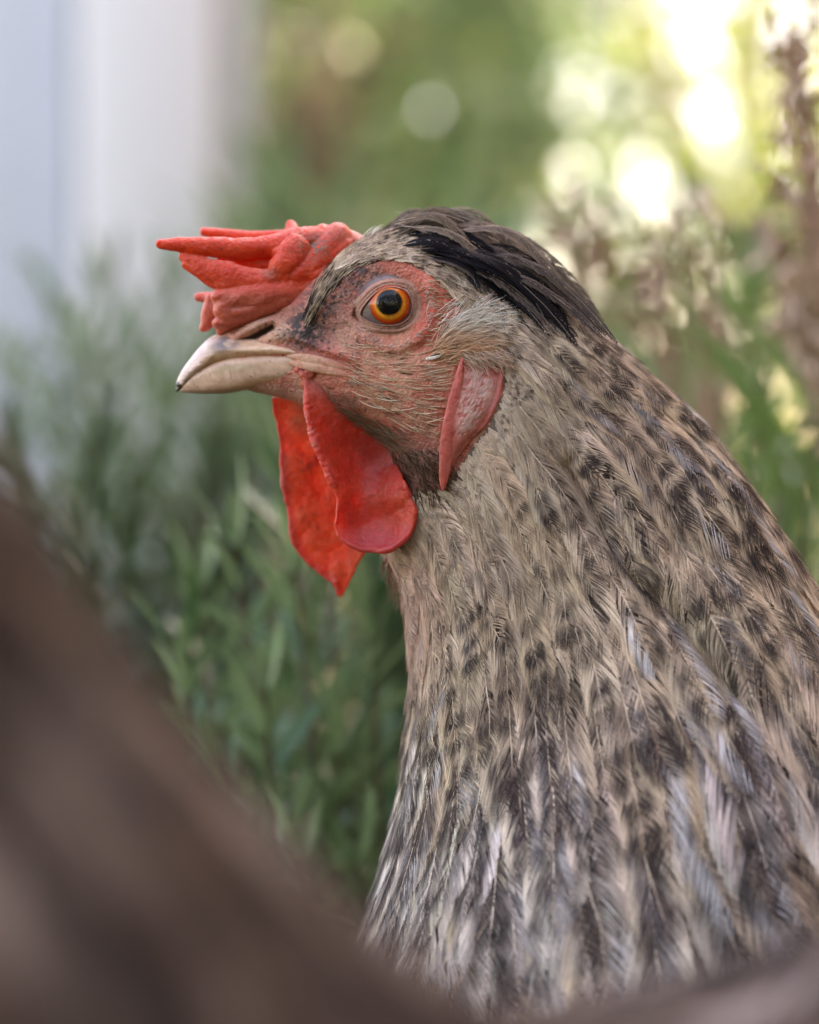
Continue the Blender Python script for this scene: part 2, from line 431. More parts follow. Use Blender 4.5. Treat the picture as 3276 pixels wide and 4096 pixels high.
make_sky_screen()
G_NEEDLE = leaf_geo(.19, .3, .12, 5, .45)
G_LONG = leaf_geo(.085, .35, .45, 8, .5)
G_OVAL = leaf_geo(.5, .2, .15, 5, .8)
rgp = np.random.default_rng(77)
def tops(n, x0, x1, y0, y1, d0, d1): return [(rgp.uniform(x0, x1), rgp.uniform(y0, y1), rgp.uniform(d0, d1)) for _ in range(n)]

plant('rosemary_bush', 'glossy green rosemary bush with pale leaf tips right behind the hen\'s breast', 'rosemary', 'rosemary bushes', PM(1500, 0, .22) * [1, 1, 0],
      [(1120, 1800, .17), (1290, 1960, .15), (930, 2180, .16), (1180, 2280, .14), (1480, 2400, .15), (720, 2620, .15), (1060, 2760, .13), (1350, 2850, .14), (860, 3050, .15), (1180, 3300, .13), (1420, 3450, .14), (1000, 3500, .16), (1250, 2550, .17), (1420, 3050, .18), (1100, 3050, .2), (800, 2350, .21)],
      M_ROSE, G_NEEDLE, .024, 21, 295, seed=1, start=.5)
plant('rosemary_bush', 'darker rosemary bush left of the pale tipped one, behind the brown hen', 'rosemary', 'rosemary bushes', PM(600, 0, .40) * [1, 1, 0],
      tops(22, -100, 1100, 1750, 3000, .28, .42), M_ROSE_SHADED, G_NEEDLE, .025, 24, 150, seed=2, start=.4)
plant('rosemary_bush', 'tall grey green bush standing in front of the white shed', 'rosemary', 'rosemary bushes', PM(450, 0, .70) * [1, 1, 0],
      [(200, 1180, .6), (430, 1130, .62), (660, 1120, .64), (880, 1280, .62), (60, 1480, .6), (330, 1400, .58), (560, 1340, .6), (780, 1380, .58), (180, 1620, .55), (950, 1500, .6), (650, 1600, .55), (420, 1500, .55), (1020, 1750, .6), (50, 1800, .55)] + tops(7, -100, 1300, 1600, 2300, .5, .7),
      M_ROSE_PALE, G_NEEDLE, .030, 26, 60, seed=3, start=.4)
plant('leafy_plant', 'plant with long arching green leaves at the right edge behind the nape', 'plant', None, PM(3050, 0, .33) * [1, 1, 0],
      [(2880, 1560, .26), (3050, 1480, .27), (3260, 1650, .24), (2720, 1720, .3), (3150, 1900, .25), (2950, 2050, .3), (3350, 2100, .26), (2800, 1950, .33), (3300, 1350, .3)] , M_GRASSLEAF, G_LONG, .062, 9, 150, seed=4, start=.45, whorl=2, updir=.6)
plant('leafy_plant', 'low green plant behind the neck, right of the rosemary', 'plant', None, PM(2700, 0, .7) * [1, 1, 0],
      tops(26, 1900, 3500, 1150, 2400, .5, .85), M_GRASSLEAF, G_NEEDLE, .050, 16, 40, seed=5, start=.35)
plant('leafy_plant', 'soft green mass of foliage behind the head and comb', 'plant', None, PM(1700, 0, 1.35) * [1, 1, 0],
      tops(40, 900, 3400, 780, 1700, 1.0, 1.6), M_SHRUB, G_NEEDLE, .075, 18, 0, seed=6, start=.2)

def dry_plant(name, label, root, heads, seed):
    rg = np.random.default_rng(seed); e = empty(name, root, label, 'dry plant', 'dry flower stalks')
    J = Join()
    main = PM(*heads[0])
    for (x, y, d, r) in [(*h, rr) for h, rr in zip(heads, rg.uniform(.008, .014, len(heads)))]:
        p = PM(x, y, d); v, f = sweep(np.array([np.array(root) + [0, 0, 0], np.array(root) * .5 + p * .5 + [.01, 0, .03], p]), [.003, .0022, .0015], n=6, m=16, cap=False); J.add(v, f)
    v, f, _ = J.out(); mk('stalk', v, f, M_DRY, e)
    for (x, y, d) in heads:
        p = PM(x, y, d); n = 16
        dirs = rg.normal(0, 1, (n, 3)); dirs[:, 2] += .3; pos = p + rg.normal(0, 1, (n, 3)) * [.004, .004, .009]
        v, f, _ = scatter(leaf_geo(.4, .3, .3, 4), pos, dirs, rg.normal(0, 1, n), rg.uniform(.006, .012, n)); o = mk('seed_head', v, f, M_DRY, e)
dry_plant('dry_stalk', 'forked pinkish brown dry flower stalk behind the hen\'s crest', PM(2560, 4200, .42),
          [(2240, 880, .36), (2330, 960, .36), (2430, 1010, .37), (2540, 1050, .37), (2640, 1010, .38), (2750, 1000, .38), (2850, 980, .38), (2620, 1130, .36), (2560, 1240, .36), (2680, 1290, .37), (2800, 1310, .37), (2900, 1340, .37)], 3)
dry_plant('dry_stalk', 'tall brown dry flower stalk along the right edge of the view', PM(3350, 4200, .32),
          [(3190, 120, .27), (3160, 260, .27), (3180, 420, .27), (3190, 560, .26), (3220, 680, .26), (3200, 820, .26), (3240, 960, .25), (3190, 1080, .26), (3260, 1200, .25), (3200, 1310, .26), (3100, 1000, .28), (3240, 1430, .26), (3130, 1180, .3)], 4)

def shrub(name, label, cat, group, x, y, h, rad, n, leafm, seed, leaf=.05, zc=None, flat=1.0, trunk=.05, zmin=.12):
    rg = np.random.default_rng(seed); e = empty(name, (x, y, 0), label, cat, group)
    zc = h * .6 if zc is None else zc; rz = (h - zc)
    # clumps of leaves on limbs
    J = Join(); v, f = sweep(np.array([[x, y, -.02], [x + .02, y, zc * .5], [x - .02, y, zc]]), [trunk, trunk * .8, trunk * .45], n=10, m=14); J.add(v, f)
    ncl = 46; cl = rg.normal(0, 1, (ncl, 3)); cl /= np.linalg.norm(cl, axis=1)[:, None]; cl *= rg.uniform(.45, 1, (ncl, 1)) ** .6
    cl = cl * [rad, rad * flat, rz if rz > .2 else .2] + [x, y, zc]; cl[:, 2] = np.maximum(cl[:, 2], zmin)
    for c in cl[::2]:
        v, f = sweep(np.array([[x, y, zc * .6], (np.array([x, y, zc]) + c) / 2 + rg.normal(0, .03, 3), c]), [trunk * .35, trunk * .2, trunk * .07], n=6, m=8, cap=False); J.add(v, f)
    v, f, _ = J.out(); mk('trunk', v, f, M_BARK, e)
    k = rg.integers(0, ncl, n); pos = cl[k] + rg.normal(0, 1, (n, 3)) * rad * .17; dirs = rg.normal(0, 1, (n, 3)); dirs[:, 2] -= .1
    pos[:, 2] = np.maximum(pos[:, 2], zmin * .6)
    v, f, _ = scatter(G_OVAL, pos, dirs, rg.normal(0, 1.2, n), leaf * rg.uniform(.6, 1.2, n)); o = mk('crown', v, f, leafm, e); o['kind'] = 'stuff'
shrub('shrub', 'sunlit yellow green shrub glowing at the upper right', 'shrub', 'shrubs at the back of the garden', .82, 5.2, 2.5, .9, 2300, M_SHRUB_LIT, 1, .075)
shrub('shrub', 'shaded olive green shrub right of the shed, behind the comb', 'shrub', 'shrubs at the back of the garden', -.22, 3.6, 1.7, .46, 3600, M_SHRUB, 2, .06)
shrub('shrub', 'broad green shrub at the back between the shed and the sunlit one', 'shrub', 'shrubs at the back of the garden', -.25, 4.6, 2.2, .6, 4200, M_SHRUB, 3, .07)
shrub('tree', 'sunlit yellow green tree far behind at the right edge', 'tree', None, 2.7, 8.2, 4.4, 2.1, 4200, M_SHRUB_LIT, 9, .12, zc=2.2, trunk=.12)
shrub('tree', 'tall leafy tree far behind the shed', 'tree', None, -1.9, 7.0, 4.4, 2.1, 9000, M_SHRUB, 5, .11, zc=2.2, trunk=.12)
shrub('tree', 'round leafy tree furthest back, right of the other tree', 'tree', None, -.9, 8.8, 4.0, 1.9, 9000, M_SHRUB, 6, .11, zc=2.0, trunk=.12)

# ------------------------------------------------------------------ HEN: body surface (loft of top line, bottom line and half width)
MID = 300.0
RINGS = np.array([  # top x,y | bottom x,y | half width
    (865, 1345, 905, 1470, 60), (955, 1300, 975, 1552, 100), (1055, 1262, 1075, 1580, 128), (1145, 1215, 1165, 1604, 160),
    (1230, 1135, 1255, 1650, 205), (1330, 1040, 1370, 1725, 248), (1450, 965, 1480, 1800, 278), (1600, 925, 1560, 1880, 300),
    (1755, 925, 1590, 1975, 316), (1915, 990, 1595, 2085, 318), (2085, 1090, 1545, 2215, 322), (2265, 1225, 1612, 2360, 338),
    (2460, 1395, 1645, 2520, 362), (2670, 1590, 1660, 2720, 398), (2880, 1820, 1640, 2940, 458), (3075, 2100, 1615, 3190, 555),
    (3265, 2410, 1560, 3460, 700), (3480, 2800, 1470, 3750, 905), (3740, 3270, 1330, 4080, 1080), (4090, 3730, 1230, 4500, 1230),
    (4600, 4010, 1400, 5200, 1350), (5300, 4020, 2100, 5950, 1380), (6000, 3930, 3300, 6380, 1250), (6600, 3750, 4700, 6250, 950),
    (7050, 3500, 5900, 5500, 560), (7300, 3350, 6900, 4200, 180)], float)
NR = len(RINGS)
def ring_ts(): return np.concatenate([np.linspace(0, 9, 460, endpoint=False), np.linspace(9, NR - 1, 360)])
TS = ring_ts(); NT = len(TS); NH = 193
def loft_half(ts, th):
    R = crom(RINGS, ts)
    T = P(R[:, 0], R[:, 1], MID); B = P(R[:, 2], R[:, 3], MID); W = R[:, 4] * S
    e = np.interp(ts, [0, 4, 9, 14, 25], [.80, .82, .9, 1.0, 1.0])[:, None]
    c, s = np.cos(th)[None], np.sin(th)[None]
    cc = np.sign(c) * np.abs(c) ** e; ss = np.abs(s) ** e
    Mv = (T + B) / 2; H = (T - B) / 2
    v = Mv[:, None] + H[:, None] * cc[..., None]
    v[..., 1] -= W[:, None] * ss
    return v, ss

EYE_LOOP = np.array([(1438, 1256), (1466, 1208), (1512, 1164), (1566, 1148), (1618, 1160), (1645, 1194), (1651, 1232), (1637, 1272), (1602, 1297), (1556, 1304), (1504, 1298), (1462, 1280)], float)
EYE_CTR = np.array([1558., 1232.])
def almond_r(px, py):
    """1 on the rim of the eye opening"""
    dl = EYE_LOOP - EYE_CTR; al = np.arctan2(dl[:, 1], dl[:, 0]); rl = np.hypot(dl[:, 0], dl[:, 1]); o = np.argsort(al)
    al = np.concatenate([al[o] - 2 * np.pi, al[o], al[o] + 2 * np.pi]); rl = np.tile(rl[o], 3)
    return np.hypot(px - EYE_CTR[0], py - EYE_CTR[1]) / np.interp(np.arctan2(py - EYE_CTR[1], px - EYE_CTR[0]), al, rl)

def sculpt(px, py):
    """relief of the face in pixels, towards the viewer"""
    d = -75 * sstep(1.3, 1.02, almond_r(px, py))
    d += 34 * pl(px, py, [(1255, 1230), (1335, 1120), (1450, 1062), (1560, 1045), (1660, 1080), (1722, 1150)], 36)
    d += 34 * ga(px, py, 1650, 1550, 190, 115)
    d += 16 * ga(px, py, 1770, 1240, 70, 90)
    d -= 24 * ga(px, py, 1330, 1330, 65, 50)
    d += 26 * ga(px, py, 1028, 1290, 62, 20, -27)
    d -= 52 * pl(px, py, [(972, 1366), (1030, 1340), (1088, 1308)], 12)
    d += 20 * pl(px, py, [(1100, 1338), (1170, 1322), (1215, 1330)], 22)
    d += 16 * pl(px, py, [(855, 1345), (930, 1300), (1030, 1238), (1120, 1218)], 13)
    d -= 14 * pl(px, py, [(940, 1325), (985, 1285), (1050, 1258), (1130, 1250)], 9)
    d -= 12 * pl(px, py, [(1165, 1368), (1290, 1418), (1400, 1455)], 9)
    d += 15 * pl(px, py, [(1165, 1352), (1300, 1398), (1420, 1440)], 12)
    d -= 55 * ga(px, py, 1480, 1800, 110, 90, 40)
    d += 14 * pl(px, py, [(1430, 1330), (1500, 1392), (1600, 1398), (1695, 1335), (1730, 1250)], 17)
    d -= 10 * pl(px, py, [(1440, 1370), (1510, 1425), (1610, 1430), (1720, 1370)], 10)
    fold = [(2300, 1850), (2420, 2080), (2540, 2290), (2760, 2500), (2960, 2780)]
    d -= 60 * pl(px, py, [(x - 25, y + 25) for x, y in fold], 40)
    d += 38 * pl(px, py, [(x + 60, y - 50) for x, y in fold], 60)
    d += 26 * pl(px, py, [(x - 110, y + 90) for x, y in fold], 60)
    q = np.stack([px, py], -1)
    warp = np.stack([px * .35 + py * .25, py - px * .15], -1)
    face = sstep(2050, 1850, px) * sstep(900, 1000, px)
    d += face * (9 * (fbm(q / 42, 3) - .5) + 8 * (fbm(warp / 17, 9) - .5))
    # pebbled skin behind and below the eye
    d += 5 * (vnoise(q / 9, 4) - .5) * sstep(1640, 1700, px) * sstep(1950, 1800, px) * face
    return d

TH = np.linspace(0, np.pi, NH)
HALF, SSW = loft_half(TS, TH)
_px, _py = proj(HALF)
HALF[..., 1] -= sculpt(_px, _py) * S * np.minimum(1, SSW * 1.6)
_tt, _hh = np.meshgrid(TS, np.linspace(0, 1, NH), indexing='ij')
_lock = fbm(np.stack([_hh * 11 + .8 * np.sin(_tt * .7), _tt * .45], -1), 71, 3) - .5
HALF[..., 1] -= 75 * S * _lock * sstep(9.5, 12.5, _tt) * sstep(0, .3, SSW)
FARH = HALF.copy(); FARH[..., 1] = 2 * MID * S - FARH[..., 1]
GRID = np.concatenate([HALF, FARH[:, 1:-1][:, ::-1]], 1)       # theta 0..2pi
NTH = GRID.shape[1]
GU = np.gradient(GRID, axis=0); GV = (np.roll(GRID, -1, 1) - np.roll(GRID, 1, 1)) / 2
GN = np.cross(GU, GV); GN /= np.linalg.norm(GN, axis=-1)[..., None] + 1e-15
_ctr = GRID.mean(1)
if np.mean(np.einsum('ijk,ijk->ij', GN, GRID - _ctr[:, None])) < 0: GN = -GN
LU = np.linalg.norm(GU, axis=-1); LV = np.linalg.norm(GV, axis=-1)

def bil(A, i, j):
    i = np.clip(i, 0, NT - 1.001); j = j % NTH
    i0 = np.floor(i).astype(int); j0 = np.floor(j).astype(int) % NTH; fi = (i - i0)[..., None]; fj = (j - np.floor(j))[..., None]
    j1 = (j0 + 1) % NTH; i1 = i0 + 1
    return (A[i0, j0] * (1 - fj) + A[i0, j1] * fj) * (1 - fi) + (A[i1, j0] * (1 - fj) + A[i1, j1] * fj) * fi

# near-side lookup: depth and normal of the face at a photograph position
_sel = TS < 12.5
_nx, _ny = proj(HALF[_sel]); _kd = kdtree.KDTree(_nx.size)
_fv = HALF[_sel].reshape(-1, 3); _fn = GN[:, :NH][_sel].reshape(-1, 3)
_ii, _jj = np.meshgrid(np.nonzero(_sel)[0], np.arange(NH), indexing='ij'); _ii = _ii.ravel(); _jj = _jj.ravel()
_ok = _fn[:, 1] < .25
for k, (a, b_, o_) in enumerate(zip(_nx.ravel(), _ny.ravel(), _ok)):
    if o_ : _kd.insert((a, b_, 0), k)
_kd.balance()
def surf(px, py):
    _, k, _d = _kd.find((px, py, 0)); return _fv[k], _fn[k], _ii[k], _jj[k]
def sdep(px, py): return surf(px, py)[0][1] / S

HEN_BASE = P(4300, 8500, MID); HEN_BASE[2] = 0.0
hen = empty('hen', HEN_BASE, 'speckled cream and brown hen with red floppy comb, in sharp focus', 'hen', 'hens in the garden')

FACE_POLY = [(600, 800), (1300, 800), (1330, 1040), (1300, 1110), (1380, 1070), (1500, 1035), (1620, 1045), (1720, 1100), (1800, 1170), (1880, 1260), (1960, 1310),
             (2010, 1380), (2015, 1560), (1960, 1700), (1880, 1800), (1800, 1930), (1745, 1965), (1680, 1960), (1640, 1990), (1600, 2050), (1550, 2120), (1400, 2200), (600, 2300)]

def face_color(px, py):
    q = np.stack([px, py], -1)
    n1 = fbm(q / 60, 21); n2 = fbm(q / 18, 31); n3 = vnoise(q / 7, 41)
    c = mixc((.58, .155, .095), (.64, .29, .185), sstep(.35, .7, n1))
    c = mixc(c, (.68, .115, .07), .85 * ga(px, py, 1790, 1250, 110, 130))          # red skin behind the eye
    c = mixc(c, (.62, .085, .06), .8 * pl(px, py, [(1165, 1352), (1290, 1405), (1420, 1455)], 26))
    c = mixc(c, (.66, .32, .20), .6 * ga(px, py, 1620, 1470, 170, 60))
    c = mixc(c, (.30, .075, .045), .8 * ga(px, py, 1500, 1790, 190, 90, 35))  # shade under the jaw, painted into the skin colour
    c = mixc(c, (.17, .07, .055), .9 * ga(px, py, 1660, 1900, 110, 120))  # shadow between wattle and neck, painted into the skin colour
    c = mixc(c, (.42, .21, .17), .5 * ga(px, py, 1340, 1320, 110, 80))
    c = mixc(c, (.66, .37, .28), .9 * ga(px, py, 1020, 1290, 100, 45, -25))       # operculum
    c = mixc(c, (.64, .42, .29), .8 * ga(px, py, 1130, 1335, 60, 26))
    c = mixc(c, (.42, .27, .25), .8 * ga(px, py, 1040, 1590, 150, 45))             # chin
    c = mixc(c, (.58, .13, .09), .7 * sstep(1330, 1180, px) * sstep(1260, 1200, py))
    c = mixc(c, (.02, .008, .006), .96 * sstep(.35, .9, pl(px, py, [(978, 1364), (1030, 1340), (1085, 1310)], 12)))  # nostril slit: shade inside the cavity painted near black
    # dirt: a crust on the brow, smears in front of the eye and flecks
    brow = pl(px, py, [(1225, 1330), (1290, 1190), (1370, 1130), (1450, 1110)], 55)
    c = mixc(c, (.055, .035, .035), np.clip(brow * 1.25, 0, 1) * sstep(.36, .56, n2 * .6 + n3 * .4))
    c = mixc(c, (.22, .12, .11), .35 * brow)
    lore = ga(px, py, 1215, 1300, 45, 38, -40)
    c = mixc(c, (.035, .028, .025), np.clip(lore * 1.4, 0, 1) * sstep(.36, .5, n2))
    fl = sstep(.80, .86, vnoise(q / 8.5, 77)) * (ga(px, py, 1290, 1360, 150, 90) + .7 * ga(px, py, 1130, 1340, 80, 60) + .6 * ga(px, py, 1430, 1640, 110, 90))
    c = mixc(c, (.03, .022, .02), np.clip(fl * 1.3, 0, .92))
    c = c * (0.82 + .36 * n2)[..., None]
    return c

def make_body():
    v = GRID.reshape(-1, 3)
    vm = v.copy(); far = vm[:, 1] > MID * S; vm[far, 1] = 2 * MID * S - vm[far, 1]
    px, py = proj(vm)
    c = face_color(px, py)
    infl = ~inside(px, py, FACE_POLY)
    fe = mixc((.10, .075, .06), (.22, .165, .12), fbm(np.stack([px, py], -1) / 90, 3))
    c[infl] = fe[infl]
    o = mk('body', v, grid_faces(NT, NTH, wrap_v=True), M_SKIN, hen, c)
    o['label'] = 'bare red skin of the face and the trunk under the feathers'
    # close both ends
    return o
make_body()

# ------------------------------------------------------------------ beak
def loft_part(T, B, W, m, n, e=.9, skew=None):
    T, B = np.asarray(T, float), np.asarray(B, float); k = len(T); t = np.linspace(0, k - 1, m)
    A = crom(np.hstack([T, B, np.asarray(W, float)[:, None]]), t)
    th = np.linspace(0, 2 * np.pi, n, endpoint=False); c, s = np.cos(th), np.sin(th)
    cc = np.sign(c) * np.abs(c) ** e; ss = np.sign(s) * np.abs(s) ** e
    Tt, Bb = P(A[:, 0], A[:, 1], MID), P(A[:, 2], A[:, 3], MID)
    v = ((Tt + Bb) / 2)[:, None] + ((Tt - Bb) / 2)[:, None] * cc[None, :, None]
    wid = np.maximum(A[:, 4], 2) * S
    prof = ss[None] * (1 if skew is None else (1 + skew * (-cc[None])))
    v[..., 1] -= wid[:, None] * prof
    caps = []
    f = grid_faces(m, n, wrap_v=True)
    for base in (0, (m - 1) * n):
        for j in range(n // 2 - 1): caps.append([base + j, base + j + 1, base + n - 2 - j, base + n - 1 - j])
    return v.reshape(-1, 3), np.vstack([f, np.array(caps)])

def make_beak():
    T = [(703, 1552), (706, 1528), (728, 1482), (760, 1437), (800, 1388), (850, 1345), (905, 1336), (965, 1352), (1060, 1358), (1167, 1380), (1240, 1406), (1285, 1424)]
    B = [(707, 1569), (716, 1564), (746, 1531), (781, 1502), (822, 1478), (870, 1457), (917, 1447), (972, 1441), (1070, 1437), (1170, 1438), (1240, 1443), (1292, 1446)]
    W = [8, 15, 36, 54, 74, 94, 108, 122, 146, 168, 186, 190]
    v, f = loft_part(T, B, W, 150, 72, .82, .22)
    vm = v.copy(); far = vm[:, 1] > MID * S; vm[far, 1] = 2 * MID * S - vm[far, 1]
    px, py = proj(vm); q = np.stack([px, py], -1)
    n1 = fbm(q / np.array([60, 14]), 5); n2 = fbm(q / 22, 15)
    c = mixc((.70, .44, .27), (.76, .55, .40), n1)
    tip = sstep(30, -30, (px - 835) + (py - 1400) * .42)                      # pale polished tip
    c = mixc(c, (.80, .60, .52), tip)
    edge = pl(px, py, [(953, 1374), (905, 1395), (865, 1410), (815, 1478)], 5)
    c = mixc(c, (.30, .17, .10), .55 * edge)
    stain = ga(px, py, 900, 1372, 42, 20, -20)
    c = mixc(c, (.22, .17, .17), np.clip(stain * 1.2, 0, 1) * sstep(.3, .55, n2))
    dirt = ga(px, py, 706, 1552, 20, 18) * 1.6 + .6 * pl(px, py, [(716, 1540), (740, 1530)], 7)
    c = mixc(c, (.05, .035, .02), np.clip(dirt, 0, 1) * sstep(.42, .55, n2))
    tom = pl(px, py, B[2:], 7); c = mixc(c, (.42, .24, .12), .5 * tom)
    c = mixc(c, (.03, .02, .015), sstep(.90, .95, vnoise(q / 6, 61)) * .6)
    c = c * (.80 + .36 * fbm(np.stack([px / 160, (py + .25 * px) / 5.5], -1), 81))[:, None]
    v[:, 1] += np.where(far, 1, -1) * (fbm(q / np.array([90, 12]), 8) - .5) * 9 * S
    mk('upper_beak', v, f, M_BEAK, hen, c)['label'] = 'pale horn upper beak with a dirty hooked tip'
    T = [(722, 1560), (748, 1527), (783, 1492), (824, 1466), (872, 1444), (918, 1430), (973, 1422), (1070, 1416), (1170, 1418), (1235, 1430)]
    B = [(724, 1568), (760, 1572), (800, 1574), (842, 1575), (890, 1574), (930, 1571), (972, 1562), (1070, 1543), (1170, 1538), (1240, 1528)]
    W = [9, 28, 45, 64, 85, 99, 113, 138, 163, 180]
    v, f = loft_part(T, B, W, 120, 64, .58, -.10)
    vm = v.copy(); far = vm[:, 1] > MID * S; vm[far, 1] = 2 * MID * S - vm[far, 1]
    px, py = proj(vm); q = np.stack([px, py], -1)
    n1 = fbm(q / np.array([80, 12]), 25)
    c = mixc((.66, .41, .28), (.72, .50, .37), n1)
    c = mixc(c, (.66, .54, .36), .7 * pl(px, py, [(870, 1482), (960, 1470), (1010, 1468)], 9))
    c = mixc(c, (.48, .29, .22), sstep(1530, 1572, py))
    c = mixc(c, (.40, .22, .13), .6 * sstep(1120, 1230, px))
    c = mixc(c, (.03, .02, .015), sstep(.90, .95, vnoise(q / 6, 62)) * .6)
    c = c * (.80 + .36 * fbm(np.stack([px / 180, py / 5.5], -1), 83))[:, None]
    mk('lower_beak', v, f, M_BEAK, hen, c)['label'] = 'pale tan lower beak'
    # fold of pale skin at the corner of the mouth
    J = Join()
    for side in (0, 1):
        pts = []
        for (x, y, o) in [(1140, 1424, 0), (1230, 1438, -4), (1325, 1460, -8), (1402, 1478, -2)]:
            p = surf(x, y)[0].copy(); p[1] -= (-2 + o * .6) * -S * 0; p[1] -= 2 * S; pts.append(p)
        pts = np.array(pts)
        if side: pts[:, 1] = 2 * MID * S - pts[:, 1]
        for dy, r in ((-4, 19), (24, 21)):
            pp = pts.copy(); pp[:, 2] -= dy * S; pp[:, 1] += (1 if not side else -1) * np.array([6, -2, 3, 5]) * S
            v, f = sweep(pp, np.array([r * .3, r, r * .9, r * .4]) * S, np.array([3, 12, 12, 5]) * S, n=12, m=30); J.add(v, f)
    v, f, _ = J.out(); v, f, _n = remesh(v, f, 3 * S, 4, .5)
    px, py = proj(v); n1 = fbm(np.stack([px / 40, py / 8], -1), 3)
    c = mixc((.66, .36, .23), (.72, .46, .31), n1); c = mixc(c, (.60, .17, .10), sstep(1310, 1390, px) * .7); c = mixc(c, (.58, .2, .14), .5 * sstep(.45, .6, fbm(np.stack([px, py], -1) / 20, 6)))
    mk('gape', v, f, M_LID, hen, c)['label'] = 'yellowish fold of skin at the corner of the beak'
make_beak()

# ------------------------------------------------------------------ eye
def make_eye(side):
    cx, cy, R = 1561, 1226, 150.0
    d0 = np.median([sdep(cx + 165 * math.cos(a), cy + 150 * math.sin(a)) for a in np.linspace(0, 6.28, 24)])
    front = d0 - 36
    c3 = P(cx, cy, front + R)
    nu, nv = 96, 128
    th = np.linspace(0, np.pi, nu); ph = np.linspace(0, 2 * np.pi, nv, endpoint=False)
    X = np.sin(th)[:, None] * np.cos(ph); Z = np.sin(th)[:, None] * np.sin(ph); Y = -np.cos(th)[:, None] * np.ones(nv)
    r = np.hypot(X, Z)
    bulge = 1 + .05 * sstep(.60, .2, r) * (Y < 0)
    L = np.stack([X, Y, Z], -1) * R * S; L[..., 1] *= bulge
    ang = np.arctan2(Z, X); rr = r * R                      # pixels from the axis
    front_m = (Y < 0)
    n = vnoise(np.stack([np.cos(ang) * 16, np.sin(ang) * 16, rr / 20], -1), 4)
    c = np.zeros(L.shape)
    iris = mixc((.74, .20, .010), (.58, .045, .003), sstep(54, 74, rr + 10 * (n - .5)))
    iris = mixc(iris, (.90, .42, .05), .7 * np.exp(-((rr - 57) / 7) ** 2) * sstep(.6, -.8, Z / (r + 1e-6)))
    iris = iris * (.75 + .5 * n)[..., None]
    iris = mixc(iris, (.10, .02, .008), sstep(75, 84, rr))
    c[:] = mixc(iris, (.003, .003, .004), sstep(55, 50, np.hypot(X * R + 3, Z * R - 4)))
    memb = mixc((.20, .145, .135), (.13, .085, .08), n)
    c = mixc(c, memb, sstep(81, 85, rr))
    m, nt, b = mat('eye_iris')
    at = nd(nt, 'ShaderNodeVertexColor', layer_name='Col'); nt.links.new(at.outputs[0], b.inputs['Base Color'])
    b.inputs['Roughness'].default_value = .5; b.inputs['Specular IOR Level'].default_value = 0; b.inputs['Coat Weight'].default_value = .9; b.inputs['Coat Roughness'].default_value = .03; b.inputs['Coat IOR'].default_value = 1.45
    cc = c3.copy()
    if side: cc[1] = 2 * MID * S - cc[1]; L[..., 1] *= -1
    eye = mk('eye', L.reshape(-1, 3) + cc, grid_faces(nu, nv, wrap_v=True), m, hen, c.reshape(-1, 3), origin=cc)
    eye['label'] = 'round orange eye with a black pupil'
    eye['_w'] = [float(x) for x in cc]
    # eyelid: concentric fleshy rims following the eyeball
    loop, ctr = EYE_LOOP, EYE_CTR
    J = Join()
    nl = 160
    def ringpts(sc):
        l2 = ctr + (loop - ctr) * sc; l2 = np.vstack([l2, l2[:1], l2[1:2]])
        return crom(np.vstack([l2[-3:-2], l2]), 1 + np.linspace(0, 12, nl, endpoint=False))
    def sph(pp):
        q = np.minimum(np.hypot(pp[:, 0] - cx, pp[:, 1] - cy), R * .98)
        return front + R - np.sqrt(R * R - q * q)
    scs = np.linspace(.93, 1.66, 30)
    rows = []; cols = []
    for k, sc in enumerate(scs):
        pp = ringpts(sc)
        ds = sph(pp)
        pk = ringpts(max(sc, 1.5)); sk = np.array([sdep(a, b_) for a, b_ in pk])
        w = sstep(1.0, 1.58, np.full(nl, sc))
        base = ds * (1 - w) + (sk + 1.5) * w
        base = np.minimum(base, ds - 3) if sc < 1.42 else base
        rim = 9 * np.exp(-((sc - .995) / .04) ** 2) + 15 * np.exp(-((sc - 1.30) / .13) ** 2) + 5 * np.exp(-((sc - 1.12) / .05) ** 2)
        if k == 0: rim = -8
        tt = np.arange(nl)
        bead = (3.5 * np.maximum(0, np.sin(tt * 2 * np.pi * 46 / nl)) * np.exp(-((sc - 1.10) / .06) ** 2))
        dd = base - rim - bead - 2.5 * (fbm(pp / 9, 4) - .5) * 2
        rows.append(P(pp[:, 0], pp[:, 1], dd))
        n = fbm(pp / 14, 9)
        cl = mixc((.38, .18, .125), (.54, .29, .21), n)
        cl = mixc(cl, (.14, .085, .075), np.full(nl, .85 * np.exp(-((sc - .95) / .035) ** 2)))
        cl = mixc(cl, (.47, .34, .28), np.clip(bead / 3.5, 0, 1) * .6)
        cl = mixc(cl, (.52, .20, .15), np.full(nl, sstep(1.35, 1.62, np.array(sc)) * .9))
        cols.append(cl)
    v = np.array(rows).reshape(-1, 3)
    if side: v[:, 1] = 2 * MID * S - v[:, 1]
    lid = mk('eyelid', v, grid_faces(len(scs), nl, wrap_v=True), M_LID, eye, np.array(cols).reshape(-1, 3))
    lid['label'] = 'wrinkled grey brown eyelid rim'
make_eye(0); make_eye(1)

